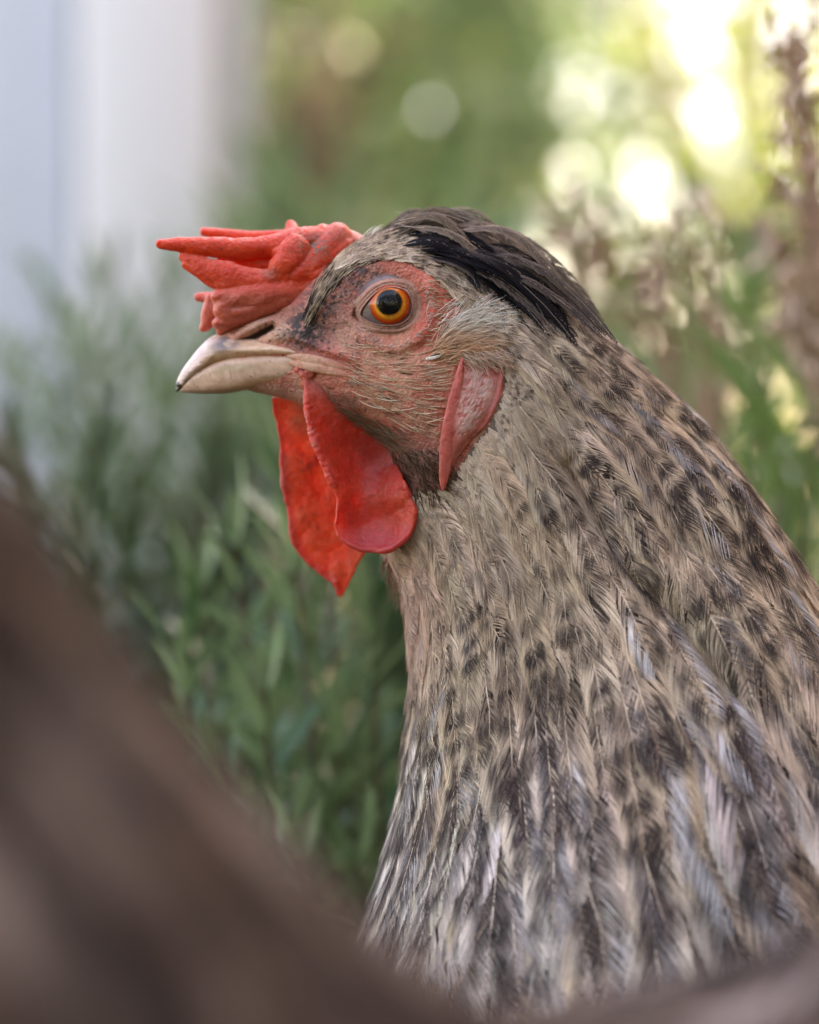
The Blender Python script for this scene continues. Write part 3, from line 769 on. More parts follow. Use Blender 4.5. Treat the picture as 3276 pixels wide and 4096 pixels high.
# ------------------------------------------------------------------ comb
def make_comb():
    J = Join()
    def Z(x, y): return 580 + .5336 * x, 760 + .5336 * y
    def blade(pts, r, rd, dep):
        a = []
        for k, (x, y) in enumerate(pts):
            X, Y = Z(x, y); d = dep[k] if isinstance(dep, (list, tuple)) else dep
            a.append(P(X, Y, d))
        v, f = sweep(np.array(a), np.array(r, float) * .5336 * 1.26 * S, np.array(rd, float) * .5336 * 1.3 * S if isinstance(rd, (list, tuple)) else np.full(len(r), rd * .5336 * 1.3 * S), n=20, m=60)
        J.add(v, f)
    blade([(110, 403), (300, 415), (500, 430), (700, 442), (900, 428), (1080, 400), (1260, 385), (1420, 400), (1590, 440)], [28, 50, 62, 66, 66, 85, 95, 100, 75], [24, 40, 48, 52, 60, 90, 110, 120, 90], [200, 210, 220, 235, 250, 265, 285, 300, 300])
    blade([(450, 312), (600, 335), (800, 350), (1000, 345), (1150, 350)], [32, 34, 36, 40, 50], 34, [430, 425, 415, 400, 350])
    blade([(1095, 265), (1110, 330)], [32, 50], 32, [470, 430])
    blade([(560, 520), (750, 540), (950, 560), (1100, 560)], [20, 42, 50, 60], 40, [300, 295, 285, 270])
    blade([(285, 500), (400, 560), (560, 640), (750, 680), (950, 680), (1180, 665)], [28, 55, 96, 88, 72, 60], [26, 36, 44, 50, 56, 60], [210, 205, 200, 205, 215, 240])
    blade([(300, 560), (380, 610), (480, 690), (560, 735)], [22, 28, 30, 24], 26, [205, 200, 198, 200])
    blade([(1160, 400), (1100, 470), (1040, 550), (990, 600)], [80, 88, 76, 55], [40, 44, 42, 36], [205, 190, 182, 188])
    blade([(1500, 430), (1380, 520), (1250, 600), (1130, 640)], [85, 105, 90, 60], [130, 140, 120, 70], [290, 285, 270, 250])
    blade([(590, 820), (720, 805), (870, 790), (1020, 765), (1190, 730)], [75, 86, 96, 90, 80], [70, 84, 95, 100, 110], [215, 215, 225, 240, 265])
    blade([(580, 800), (600, 890), (620, 970), (580, 1040)], [52, 72, 66, 40], [64, 72, 70, 60], [215, 215, 235, 265])
    blade([(700, 880), (800, 880), (950, 850), (1100, 800)], [70, 75, 70, 60], [80, 90, 100, 100], [245, 240, 250, 260])
    blade([(540, 790), (510, 880), (485, 960), (455, 1022)], [32, 44, 46, 30], 40, [280, 285, 290, 295])
    blade([(400, 803), (470, 805), (560, 820)], [28, 38, 44], 32, [440, 420, 370])
    blade([(1250, 640), (1350, 560), (1480, 470)], [70, 80, 60], [150, 150, 120], [300, 300, 300])
    def bl(pts, r, rd, dep):
        blade([((x - 580) / .5336, (y - 760) / .5336) for x, y in pts], [q / .5336 / 1.18 for q in r], rd / .5336 / 1.2, dep)
    bl([(872, 1190), (960, 1202), (1060, 1192), (1170, 1172), (1270, 1140)], [28, 46, 52, 56, 56], 62, [232, 232, 238, 248, 260])
    bl([(885, 1245), (960, 1250), (1050, 1228), (1150, 1195), (1230, 1170)], [30, 38, 40, 44, 46], 62, [240, 240, 245, 252, 262])
    bl([(872, 1295), (925, 1292), (990, 1268), (1080, 1235)], [22, 28, 30, 30], 70, [262, 262, 262, 262])
    bl([(845, 1190), (836, 1240), (828, 1288), (814, 1310)], [18, 25, 26, 18], 26, [285, 288, 292, 296])
    bl([(1185, 985), (1155, 1030), (1120, 1075), (1140, 1110)], [46, 52, 46, 40], 24, [210, 196, 190, 200])
    bl([(1350, 950), (1300, 1010), (1240, 1070), (1190, 1100)], [58, 66, 62, 50], 60, [262, 250, 240, 235])
    bl([(800, 1070), (870, 1110), (960, 1130), (1080, 1125)], [30, 46, 46, 40], 24, [202, 198, 202, 210])
    blade([(1000, 470), (1120, 560), (1250, 640), (1380, 600)], [40, 80, 80, 60], [60, 80, 120, 120], [230, 240, 260, 280])
    blade([(700, 700), (900, 720), (1100, 720), (1250, 690)], [50, 60, 60, 60], [60, 70, 80, 90], [225, 225, 235, 260])
    blade([(430, 600), (600, 690), (760, 720)], [40, 60, 50], [30, 40, 44], [205, 205, 215])
    blade([(1330, 300), (1400, 340), (1560, 400), (1680, 460)], [40, 60, 70, 60], [90, 110, 110, 90], [300, 300, 300, 300])
    v, f, _ = J.out()
    v, f, n = remesh(v, f, 3.6 * S, 9, .5)
    q = v / S
    disp = (fbm(q / 11, 3, 2) - .5) * 4 + (fbm(q / 60, 6) - .5) * 12
    px, py = proj(v)
    # vertical creases on the folded lobe and wrinkles on the lower part
    cre = sstep(1150, 1180, py) * np.sin((px * .5 + py * 1.0 + 30 * fbm(q / 60, 8)) / 11.) * 1.2
    v = v + n * ((disp + cre) * S)[:, None]
    n1 = fbm(q / 50, 13); n2 = fbm(q / 12, 14)
    c = mixc((.66, .040, .014), (.74, .085, .025), n1)
    c = mixc(c, (.55, .15, .10), sstep(1130, 1200, py) * .75)
    c = mixc(c, (.62, .20, .15), sstep(1230, 1400, px) * sstep(1000, 930, py) * .7)
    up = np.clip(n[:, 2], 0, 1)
    c = mixc(c, (.72, .27, .22), .55 * sstep(.35, .62, n2) * sstep(.35, .85, up))     # pale scurf and a painted highlight on upward faces
    dirt = ga(px, py, 1255, 985, 45, 35) * sstep(.4, .55, n2) + .5 * ga(px, py, 1080, 1095, 25, 15)
    c = mixc(c, (.20, .14, .10), np.clip(dirt, 0, .85))
    c = mixc(c, (.10, .03, .02), sstep(.83, .88, vnoise(q / 8, 66)) * .5)
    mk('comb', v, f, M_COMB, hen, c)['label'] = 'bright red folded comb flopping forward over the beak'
make_comb()

# ------------------------------------------------------------------ wattles and earlobe
def sheet(Lp, Rp, bulge, nu=70, nv=50, ease=1.0):
    """surface between two edge curves, each a list of (px,py,depth)"""
    Lp, Rp = np.array(Lp, float), np.array(Rp, float)
    t = np.linspace(0, 1, nu)
    L = crom(Lp, t * (len(Lp) - 1)); R = crom(Rp, t * (len(Rp) - 1))
    s = np.linspace(0, 1, nv)
    A = L[:, None] * (1 - s)[None, :, None] + R[:, None] * s[None, :, None]
    A[..., 2] += bulge(t[:, None], s[None])
    return A

def make_wattle(which):
    if which == 0:
        Lp = [(1196, 1490, 118), (1220, 1551, 92), (1232, 1650, 72), (1250, 1748, 58), (1284, 1841, 52), (1325, 1922, 56), (1352, 1992, 66), (1348, 2067, 74), (1344, 2112, 78), (1371, 2160, 78), (1435, 2193, 74), (1493, 2204, 70)]
        Rp = [(1225, 1490, 115), (1300, 1560, 118), (1370, 1630, 135), (1450, 1700, 160), (1530, 1775, 185), (1590, 1850, 150), (1618, 1925, 50), (1632, 1965, 30), (1658, 2050, 26), (1644, 2125, 30), (1590, 2180, 46), (1520, 2203, 68)]
        bul = lambda t, s: 92 * np.sin(np.pi * s) ** 1.2 * sstep(.1, .5, t) * sstep(1.0, .72, t) + 26 * np.sin(np.pi * np.clip(s * 2.2 - .1, 0, 1)) * np.sin(np.pi * t) * .4
        rimpath = Lp[1:] + [(1557, 2195, 52), (1615, 2160, 38), (1650, 2108, 28), (1658, 2050, 24), (1644, 1988, 30), (1624, 1950, 30), (1616, 1926, 40)]
        rr = 13
    else:
        Lp = [(1085, 1590, 420), (1092, 1640, 455), (1112, 1702, 470), (1125, 1806, 474), (1129, 1893, 472), (1143, 1980, 470), (1152, 2067, 466), (1169, 2148, 462), (1198, 2212, 460), (1244, 2264, 458), (1290, 2300, 456), (1330, 2335, 455), (1354, 2378, 455)]
        Rp = [(1200, 1580, 400), (1290, 1650, 420), (1360, 1720, 440), (1420, 1800, 445), (1470, 1880, 450), (1500, 1960, 455), (1510, 2040, 455), (1505, 2110, 455), (1485, 2170, 455), (1458, 2215, 455), (1424, 2262, 455), (1404, 2312, 455), (1362, 2378, 455)]
        bul = lambda t, s: 18 * np.sin(np.pi * s) * np.sin(np.pi * t)
        rimpath = Lp[1:] + [(1385, 2350, 455), (1406, 2305, 455), (1424, 2262, 455), (1458, 2215, 455)]
        rr = 10
    A = sheet(Lp, Rp, bul)
    nu, nv = A.shape[:2]
    v = P(A[..., 0], A[..., 1], A[..., 2]).reshape(-1, 3)
    f = grid_faces(nu, nv)
    # thickness: closed shell
    thick = 9 * S
    n = np.cross(np.gradient(v.reshape(nu, nv, 3), axis=0), np.gradient(v.reshape(nu, nv, 3), axis=1)).reshape(-1, 3)
    n /= np.linalg.norm(n, axis=1)[:, None] + 1e-15
    top, bot = v + n * thick, v - n * thick
    idx = np.arange(nu * nv).reshape(nu, nv)
    ring = np.concatenate([idx[0, :], idx[1:, -1], idx[-1, -2::-1], idx[-2:0:-1, 0]])
    sidef = np.stack([ring, np.roll(ring, -1), np.roll(ring, -1) + nu * nv, ring + nu * nv], 1)
    J = Join(); J.add(np.vstack([top, bot]), np.vstack([f, f[:, ::-1] + nu * nv, sidef]))
    rp = np.array(rimpath, float)
    rv, rf = sweep(P(rp[:, 0], rp[:, 1], rp[:, 2]), (np.linspace(.9, 1, len(rp)) * np.interp(np.arange(len(rp)), [0, len(rp) - 5, len(rp) - 1], [1, 1, .45]) * (.62 + .5 * np.abs(np.sin(np.arange(len(rp)) * 1.9)))) * rr * S, n=12, m=160)
    J.add(rv, rf)
    if which == 0:   # lump where it leaves the corner of the beak
        for (x, y, r) in [(1200, 1478, 24), (1222, 1500, 30), (1243, 1482, 20), (1232, 1540, 30)]:
            a = surf(x, y)[0]; vv, ff = sweep(np.array([a + [-8 * S, 0, 0], a, a + [8 * S, 0, -10 * S]]), np.array([r, r, r]) * S * .8, n=12, m=8); J.add(vv, ff)
    else:
        vv, ff = sweep(P([1345, 1355, 1362], [2330, 2360, 2384], 452), np.array([18, 14, 8]) * S, n=10, m=12); J.add(vv, ff)
    v, f, _ = J.out()
    v, f, n = remesh(v, f, 3.6 * S, 5, .5)
    px, py = proj(v); q = v / S
    disp = (fbm(q / 13, 33) - .5) * 3.2 + (fbm(q / 75, 36) - .5) * 24
    if which == 0:   # small creases across the front rim
        along = py + .3 * px
        k = pl(px, py, [(1225, 1600), (1240, 1720), (1270, 1820), (1330, 1930)], 18)
        disp = disp + k * 5 * (vnoise(np.stack([along / 6.5, (px - .3 * py) / 30], -1), 3) - .5)
    v = v + n * (disp * S)[:, None]
    n1 = fbm(q / 70, 43); n2 = fbm(q / 16, 44)
    if which == 0:
        c = mixc((.52, .040, .024), (.66, .070, .030), n1)
        c = mixc(c, (.50, .12, .085), sstep(1640, 1520, py) * .8)
        c = mixc(c, (.44, .06, .07), ga(px, py, 1500, 2170, 130, 40) * .7)
        c = mixc(c, (.30, .03, .025), ga(px, py, 1530, 1850, 90, 60, 45) * .5)  # shadow under the cheek, painted as dark crimson
        c = mixc(c, (.56, .16, .13), pl(px, py, [(1225, 1600), (1240, 1720), (1270, 1820), (1330, 1930)], 16) * sstep(.45, .6, n2) * .6)
    else:
        c = mixc((.68, .060, .018), (.72, .12, .035), n1)
        c = mixc(c, (.42, .20, .13), sstep(1820, 1640, py) * .8)
        vein = np.abs(fbm(q / 95, 91, 2) - .5)
        c = mixc(c, (.36, .03, .02), .7 * sstep(.035, .0, vein) * sstep(2150, 1950, py))
        c = mixc(c, (.36, .035, .03), .8 * pl(px, py, Lp_xy(Lp), 14))
    c = mixc(c, (.06, .02, .02), sstep(.86, .9, vnoise(q / 9, 67)) * .5)
    c = c * (.85 + .3 * n2)[:, None]
    o = mk('wattle', v, f, M_WATTLE, hen, c)
    o['label'] = ['near red wattle curling forward at its rear edge', 'far thin red wattle with a pointed tip, light shining through it'][which]
def Lp_xy(L): return [(a[0], a[1]) for a in L]
make_wattle(0); make_wattle(1)

def make_earlobe(side):
    L2 = [(1840, 1435), (1813, 1535), (1790, 1612), (1774, 1694), (1763, 1766), (1757, 1850), (1760, 1915), (1766, 1960)]
    R2 = [(1992, 1420), (2010, 1490), (2004, 1560), (1980, 1630), (1940, 1700), (1882, 1756), (1826, 1838), (1790, 1930)]
    base = min(sdep(1850, 1560), sdep(1950, 1560)); 
    def dep(x, y): return sdep(x, y)
    def smooth_d(pts): 
        d = np.array([dep(*p) for p in pts]); return d
    dl, dr = smooth_d(L2), smooth_d(R2)
    dl = np.minimum(dl, np.interp(np.arange(8), [0, 3, 7], [dl[0], base - 5, base + 30])) ; 
    Lp = [(a, b, d - 18) for (a, b), d in zip(L2, dl)]; Rp = [(a, b, d - 5) for (a, b), d in zip(R2, dr)]
    A = sheet(Lp, Rp, lambda t, s: -24 * np.sin(np.pi * s) * np.sin(np.pi * np.clip(t * .9 + .1, 0, 1)), 70, 50)
    nu, nv = A.shape[:2]
    J = Join(); v = P(A[..., 0], A[..., 1], A[..., 2]).reshape(-1, 3)
    back = v + [0, 55 * S, 0]
    f = grid_faces(nu, nv); idx = np.arange(nu * nv).reshape(nu, nv)
    ring = np.concatenate([idx[0, :], idx[1:, -1], idx[-1, -2::-1], idx[-2:0:-1, 0]])
    sidef = np.stack([ring, np.roll(ring, -1), np.roll(ring, -1) + nu * nv, ring + nu * nv], 1)
    J.add(np.vstack([v, back]), np.vstack([f, f[:, ::-1] + nu * nv, sidef]))
    lp = np.array(Lp); fl = lp.copy(); fl[:, 0] += np.interp(np.arange(8), [0, 2, 5, 7], [10, 20, 24, 6]); fl[:, 2] -= 8
    vv, ff = sweep(P(fl[:, 0], fl[:, 1], fl[:, 2]), np.array([8, 18, 22, 25, 27, 26, 20, 8]) * S, np.array([6, 8, 9, 9, 10, 10, 9, 6]) * S, n=14, m=60); J.add(vv, ff)
    rp = np.array(Rp); vv, ff = sweep(P(rp[:, 0] - 6, rp[:, 1], rp[:, 2]), np.array([8, 10, 11, 11, 11, 11, 10, 6]) * S, n=12, m=60); J.add(vv, ff)
    v, f, _ = J.out(); v, f, n = remesh(v, f, 3.6 * S, 9, .5)
    px, py = proj(v); q = v / S
    # scaly net: pale islands parted by red creases running down the lobe
    u = (px - 1900) * .82 + (py - 1600) * .50; w = -(px - 1900) * .50 + (py - 1600) * .82
    cells = np.stack([u / 15 + 1.6 * fbm(q / 34, 3), w / 46 + .8 * fbm(q / 40, 5)], -1)
    ci = np.floor(cells); best = np.full(len(v), 9.); sec = np.full(len(v), 9.)
    for a in (-1, 0, 1):
        for b in (-1, 0, 1):
            g = ci + [a, b]; h = np.stack([vnoise(g * 7.13 + .5, 1), vnoise(g * 5.7 + .5, 2)], -1)
            dd = np.linalg.norm(cells - g - h, axis=1); sec = np.minimum(sec, np.maximum(dd, best)); best = np.minimum(best, dd)
    edge = .55 * np.clip(sec - best, 0, .5) + .45 * np.clip(fbm(q / 26, 23, 2) * 1.8 - .6, 0, .5)
    patch = inside(px, py, [(1840, 1470), (1930, 1470), (1985, 1520), (1970, 1610), (1900, 1720), (1835, 1760), (1815, 1700), (1822, 1600)])
    dpt = sstep(-18, 30, -np.where(patch, -1, 1) * np.minimum(60, pline_dist(px, py, [(1840, 1470), (1930, 1470), (1985, 1520), (1970, 1610), (1900, 1720), (1835, 1760), (1815, 1700), (1822, 1600), (1840, 1470)])))
    disp = (fbm(q / 22, 53) - .5) * 5 + sstep(0, .35, edge) * 4 * dpt
    v = v + n * (disp * S)[:, None]
    n1 = fbm(q / 50, 53); n2 = fbm(q / 14, 54)
    c = mixc((.50, .11, .085), (.56, .16, .12), n1)
    c = mixc(c, (.58, .43, .36), dpt * sstep(.0, .4, edge) * (.35 + .7 * n1))
    c = mixc(c, (.46, .14, .11), .4 * dpt * sstep(.1, .0, edge))
    c = mixc(c, (.56, .10, .07), pl(px, py, [(x + 18, y) for x, y in L2], 22) * .85)
    c = c * (.85 + .3 * n2)[:, None]
    if side: v[:, 1] = 2 * MID * S - v[:, 1]; f = f[:, ::-1]
    mk('earlobe', v, f, M_LOBE, hen, c)['label'] = 'drooping red earlobe with a whitish scaly patch'
make_earlobe(0); make_earlobe(1)

# ------------------------------------------------------------------ feathers
BUFF = np.array((.63, .455, .305)); GREY = np.array((.17, .118, .105)); DARK = np.array((.018, .010, .011)); WHITE = np.array((.86, .83, .82))
PALE = np.array((.78, .63, .475))

def feather_local(L, W, nb, rg, tipw=.35, start=.18, seg=2, ang=32, ragged=.06, solid=1.2):
    """barbs and shaft in feather coordinates: a along, b across; returns a,b,u,v,barb id and quads"""
    ue = start + .1 + (1.0 - start - .1) * np.linspace(0, 1, nb) ** .85
    k = 2 * nb; sd = np.repeat([-1., 1.], nb); ue = np.concatenate([ue, ue])
    shape = np.minimum(1, ((ue - start + .06) / .35)) ** .6 * np.sqrt(np.clip(1 - (np.maximum(ue - (1 - tipw), 0) / tipw) ** 2, 0, 1))
    hw = W / 2 * shape + W * .015
    # clumps: barbs hang together and part here and there
    cl = np.repeat(rg.normal(0, 1, k // 5 + 1), 5)[:k]
    phi = np.radians(np.clip(ang + 2.5 * cl + rg.normal(0, 1.5, k), 8, 60))
    rag = 1 + rg.normal(0, ragged, k)
    ext = hw / np.tan(phi) * 1.08
    u0 = np.clip(ue - ext / L, start * .6, 1)
    st = np.linspace(0, 1, seg + 1)
    a = (u0[:, None] + (ue - u0)[:, None] * rag[:, None] * (st + .18 * st * (st - 1))) * L
    b = sd[:, None] * hw[:, None] * rag[:, None] * (st + .16 * st * (1 - st))
    sp = np.abs(np.concatenate([np.gradient(ue[:nb]), np.gradient(ue[nb:])])) * L
    wd = (sp * np.sin(phi))[:, None] * solid * np.interp(st, [0, .6, 1], [.55, .62, .26])
    Bq = np.stack([b - sd[:, None] * np.cos(phi)[:, None] * wd, b + sd[:, None] * np.cos(phi)[:, None] * wd], -1)
    A = np.stack([a + np.sin(phi)[:, None] * wd, a - np.sin(phi)[:, None] * wd], -1)
    nvb = (seg + 1) * 2
    ids = np.repeat(np.arange(k), nvb)
    base = (np.arange(k) * nvb)[:, None] + np.arange(seg)[None] * 2
    f = np.stack([base, base + 1, base + 3, base + 2], -1).reshape(-1, 4)
    a_, b_ = A.reshape(-1), Bq.reshape(-1)
    U = np.clip(a_ / L, 0, 1.1); V = b_ / (W / 2)
    # shaft
    ns = 8; us = np.linspace(max(start - .03, 0), .97, ns); ws = W * .016 * (1 - .8 * us) + .5 * S
    sa = np.repeat(us * L, 2); sb = np.stack([-ws, ws], -1).reshape(-1)
    n0 = len(a_); sf = np.array([[n0 + 2 * j, n0 + 2 * j + 1, n0 + 2 * j + 3, n0 + 2 * j + 2] for j in range(ns - 1)])
    A_all = np.concatenate([a_, sa]); B_all = np.concatenate([b_, sb]); U = np.concatenate([U, np.repeat(us, 2)]); V = np.concatenate([V, np.zeros(2 * ns)])
    ids = np.concatenate([ids, np.full(2 * ns, -1)])
    return A_all, B_all, U, V, ids, np.vstack([f, sf])

def feather_color(U, V, ids, rg, st):
    """st: dict of style numbers; pattern of one hackle feather"""
    nb = ids.max() + 1; jit = rg.normal(1, .17, nb + 1)[ids]
    base = st['base'] * (1 + rg.normal(0, .018, 3)) * rg.normal(1, .11)
    cen = mixc(base, st['core'], st['corew'] * sstep(.85, .25, np.abs(V) + .10 * np.sin(U * 40 + rg.random() * 6)))
    uu = U + .012 * np.sin(ids * 1.7)
    # bars: dark blotches near the tip and further up, parted by the pale shaft
    d = np.zeros(len(U))
    for (pos, wid, amt) in st['bars']:
        d = np.maximum(d, amt * sstep(wid * 1.9, wid * .8, np.abs(uu - pos + .05 * np.abs(V) ** 2)) * sstep(st['vw'] + .22, st['vw'] - .12, np.abs(V)))
    c = mixc(cen, DARK * st.get('dk', 1) + .006, np.clip(d * 1.15, 0, .96))
    if st['white'] > 0:
        sgn = st['wside']
        c = mixc(c, WHITE, st['white'] * sstep(.02, .15, V * sgn) * sstep(.75, .45, V * sgn) * sstep(.35, .6, U))
    c = c * np.clip(jit, .55, 1.45)[:, None]
    sh = ids < 0
    c[sh] = mixc(st['base'] * 1.15, PALE * 1.1, np.full(sh.sum(), .5)) * mixc((1., 1, 1), (.5, .45, .45), d[sh])
    return c

def put_on_body(i0, j0, a, b, h, eps, bend=0.0, L=1.0):
    """feather coordinates (metres) onto the body surface, from grid position i0,j0"""
    ce, se = math.cos(eps), math.sin(eps)
    b = b + bend * (a / L) ** 2 * L
    aa, bb = a * ce - b * se, a * se + b * ce
    lu = bil(LU[..., None], np.array([i0]), np.array([j0]))[0, 0]
    # march along the flow with the local metric so that long feathers keep their length
    i = np.full(len(a), float(i0)); steps = 6
    for s_ in range(steps):
        lu_ = bil(LU[..., None], i, np.full(len(a), float(j0)))[:, 0]; i = i + aa / steps / np.maximum(lu_, 1e-7)
    lv_ = bil(LV[..., None], i, np.full(len(a), float(j0)))[:, 0]
    j = j0 + bb / np.maximum(lv_, 1e-7)
    p = bil(GRID, i, j); n = bil(GN, i, j); n /= np.linalg.norm(n, axis=1)[:, None] + 1e-12
    return p + n * h[:, None]

FEATHERS = []   # (size key, verts, faces, cols)
def style_at(px, py, rg, t):
    st = {}
    low = float(sstep(2300, 3150, py)); up = float(sstep(2100, 1500, py))
    backn = float(sstep(-100, 500, (px - 2000) - (py - 1700) * .45))       # towards the nape
    st['base'] = mixc(BUFF, PALE, np.array(rg.random() * .7)) * (1 - .12 * up)
    st['core'] = mixc(GREY, BUFF * .72, np.array(rg.random() * .6)); st['corew'] = .10 + .3 * rg.random() + .4 * float(sstep(2150, 2850, py))
    pr = .80 + .30 * backn + .20 * low + .15 * float(sstep(2000, 2600, py))
    pr = pr + 1.1 * (float(fbm(np.array([px / 260., py / 420.]), 17)) - .5)
    amt = float(np.clip(rg.normal(pr, .22), 0, 1.15))
    fine = float(sstep(2250, 1850, py)) * float(sstep(2200, 2000, px))      # plain fine hackle under the ear
    amt *= 1 - .42 * fine
    tip = rg.uniform(.84, .93)
    tip = rg.uniform(.86, .95)
    st['bars'] = [(tip, rg.uniform(.05, .08), amt * 1.5), (tip - rg.uniform(.18, .23), rg.uniform(.04, .065), amt * rg.uniform(.6, 1.2)), (tip - .45, .05, amt * .6)]
    st['vw'] = rg.uniform(.5, .8); st['dk'] = rg.uniform(.6, 1.8)
    st['white'] = float(np.clip(rg.normal(-.35 + .65 * low + .35 * backn, .35), 0, .9)) * (1 - fine)
    st['wside'] = rg.choice([-1, 1])
    thr = float(ga(px, py, 1560, 2260, 95, 190)) if px < 1760 else 0.      # pinkish fluff at the throat
    if thr > .25: st['base'] = mixc(st['base'], np.array((.66, .42, .32)), np.array(min(1, thr * 1.3))); st['bars'] = [(p, w, a * (1 - thr)) for p, w, a in st['bars']]
    st['white'] = max(st['white'], .85 * float(pl(px, py, [(2440, 2230), (2620, 2480), (2820, 2760)], 55)))
    if rg.random() < low * .85:
        st['base'] = mixc(PALE, WHITE, np.array(rg.random() * .5)); st['core'] = np.array((.075, .052, .048)) * rg.uniform(.6, 1.6); st['corew'] = rg.uniform(.75, 1.0)
        st['vw'] = rg.uniform(.4, .8); st['white'] *= .4
    return st

def add_body_feathers():
    rg = np.random.default_rng(3)
    # rows along the neck with growing exposure
    t_of = lambda i: np.interp(i, np.arange(NT), TS)
    i = float(np.searchsorted(TS, 5.0)); row = 0
    rows = []
    while True:
        t = float(t_of(i))
        if t > NR - 2.2: break
        L = np.interp(t, [5, 7, 8.5, 10, 12, 14, 16, 18, 20, 25], [95, 130, 180, 290, 430, 570, 740, 900, 1000, 1100])
        rows.append((i, t, L, row)); row += 1
        lu_near = bil(LU[..., None], np.array([i]), np.array([NH * .5]))[0, 0]
        lu_top = bil(LU[..., None], np.array([i]), np.array([4.]))[0, 0]
        i += max(.27 * L * S / max(lu_near, .55 * lu_top), .4)
    for (i, t, L, row) in rows:
        W = L * np.interp(t, [5, 9, 12, 16, 20, 25], [.35, .34, .33, .35, .38, .42])
        circ = LV[int(i)].sum(); n = int(circ / (W * S * .56))
        for k in range(n):
            j = (k + .5 * (row % 2) + rg.uniform(-.3, .3)) / n * NTH
            jn = int(j) % NTH
            p = GRID[min(int(i), NT - 1), jn]; near = p[1] < MID * S
            pm = p.copy(); pm[1] = min(p[1], 2 * MID * S - p[1])
            px, py = proj(pm)
            if inside(np.array(px), np.array(py), FACE_POLY): continue
            if t < 8 and py < 1010 and False: continue
            ii = i + rg.uniform(-.4, .4) * .24 * L * S / max(LU[int(i), jn], 1e-7)
            facing = GN[min(int(i), NT - 1), jn][1]
            vis = facing < .35 and t < 19 and px < 3700 and py < 4500
            LL = L * rg.uniform(.85, 1.18); WW = W * rg.uniform(.85, 1.2)
            nb = int(np.clip(LL * .78 / (5.6 if t < 13 else 6.6), 14, 90)) if vis else 18
            A, B, U, V, ids, F = feather_local(LL * S, WW * S, nb, rg, tipw=rg.uniform(.16, .34), start=.12 if vis else .1, ang=rg.uniform(22, 31), ragged=.04, seg=4 if vis else 2)
            lift = np.interp(t, [5, 8, 12, 16, 20], [14, 22, 38, 55, 75]) * rg.uniform(.85, 1.2)
            h = (2 + lift * U ** 1.15 + rg.uniform(0, 2) - .05 * WW * (B / (WW * S / 2 + 1e-9)) ** 2 * U + rg.normal(0, .06) * (B / S) * U) * S
            eps = rg.normal(0, .10); bend = rg.normal(0, .05)
            pos = put_on_body(ii, j, A, B, h, eps, bend, LL * S)
            c = feather_color(U, V, ids, rg, style_at(px, py, rg, t))
            key = (LL * WW) * max(0, -facing) if (vis and -100 < px < 3276 and py < 4096) else 0
            FEATHERS.append((key, pos, F, c))
add_body_feathers()

def add_rim_feathers():
    rg = np.random.default_rng(8)
    rim = np.array(FACE_POLY[4:-1], float); n = 0
    seg = np.concatenate([[0], np.cumsum(np.hypot(*np.diff(rim, axis=0).T))])
    for k in range(1500):
        s_ = rg.uniform(0, seg[-1]); bx, by = np.interp(s_, seg, rim[:, 0]), np.interp(s_, seg, rim[:, 1])
        off = abs(rg.normal(0, 95)) - 8
        q = min(np.searchsorted(seg, s_), len(rim) - 1); tx, ty = rim[q] - rim[max(q - 1, 0)]; l = math.hypot(tx, ty) + 1e-9
        nx, ny = -ty / l, tx / l
        # the feathered side lies behind and above the face
        ox, oy = (ny_ for ny_ in ((-nx, -ny)))
        x, y = bx + ox * off, by + oy * off
        if inside(np.array(x), np.array(y), FACE_POLY): x, y = bx - ox * off, by - oy * off
        p, nrm, i0, j0 = surf(x, y)
        L = np.interp(off, [0, 60, 220], [62, 90, 165]) * rg.uniform(.8, 1.25); W = L * rg.uniform(.26, .36)
        A, B, U, V, ids, F = feather_local(L * S, W * S, int(L / 5) + 5, rg, tipw=.5, start=.02, ang=rg.uniform(18, 26), ragged=.1)
        lift = np.interp(off, [0, 200], [9, 20]) * rg.uniform(.6, 1.4)
        h = (1 + lift * U + rg.normal(0, .12) * (B / S) * U) * S
        t = TS[i0]; behind = float(ga(x, y, 2035, 1380, 38, 110)); crown = float(sstep(1150, 1050, y))
        st = dict(base=mixc(BUFF, PALE, np.array(rg.random())), core=GREY, corew=.2 + .3 * rg.random(), bars=[], vw=.9, white=0, wside=1, dk=1)
        am = .25 + .9 * behind + .75 * crown + .9 * (float(fbm(np.array([x / 60., y / 60.]), 19)) - .5) * 1.6
        st['bars'] = [(rg.uniform(.6, .95), rg.uniform(.08, .16), float(np.clip(am + rg.normal(0, .25), 0, 1)))]
        c = feather_color(U, V, ids, rg, st)
        pos = put_on_body(i0, j0, A, B, h, rg.normal(0, .16), rg.normal(0, .08), L * S)
        FEATHERS.append((0, pos, F, c)); m = pos.copy(); m[:, 1] = 2 * MID * S - m[:, 1]; FEATHERS.append((0, m, F, c))
add_rim_feathers()

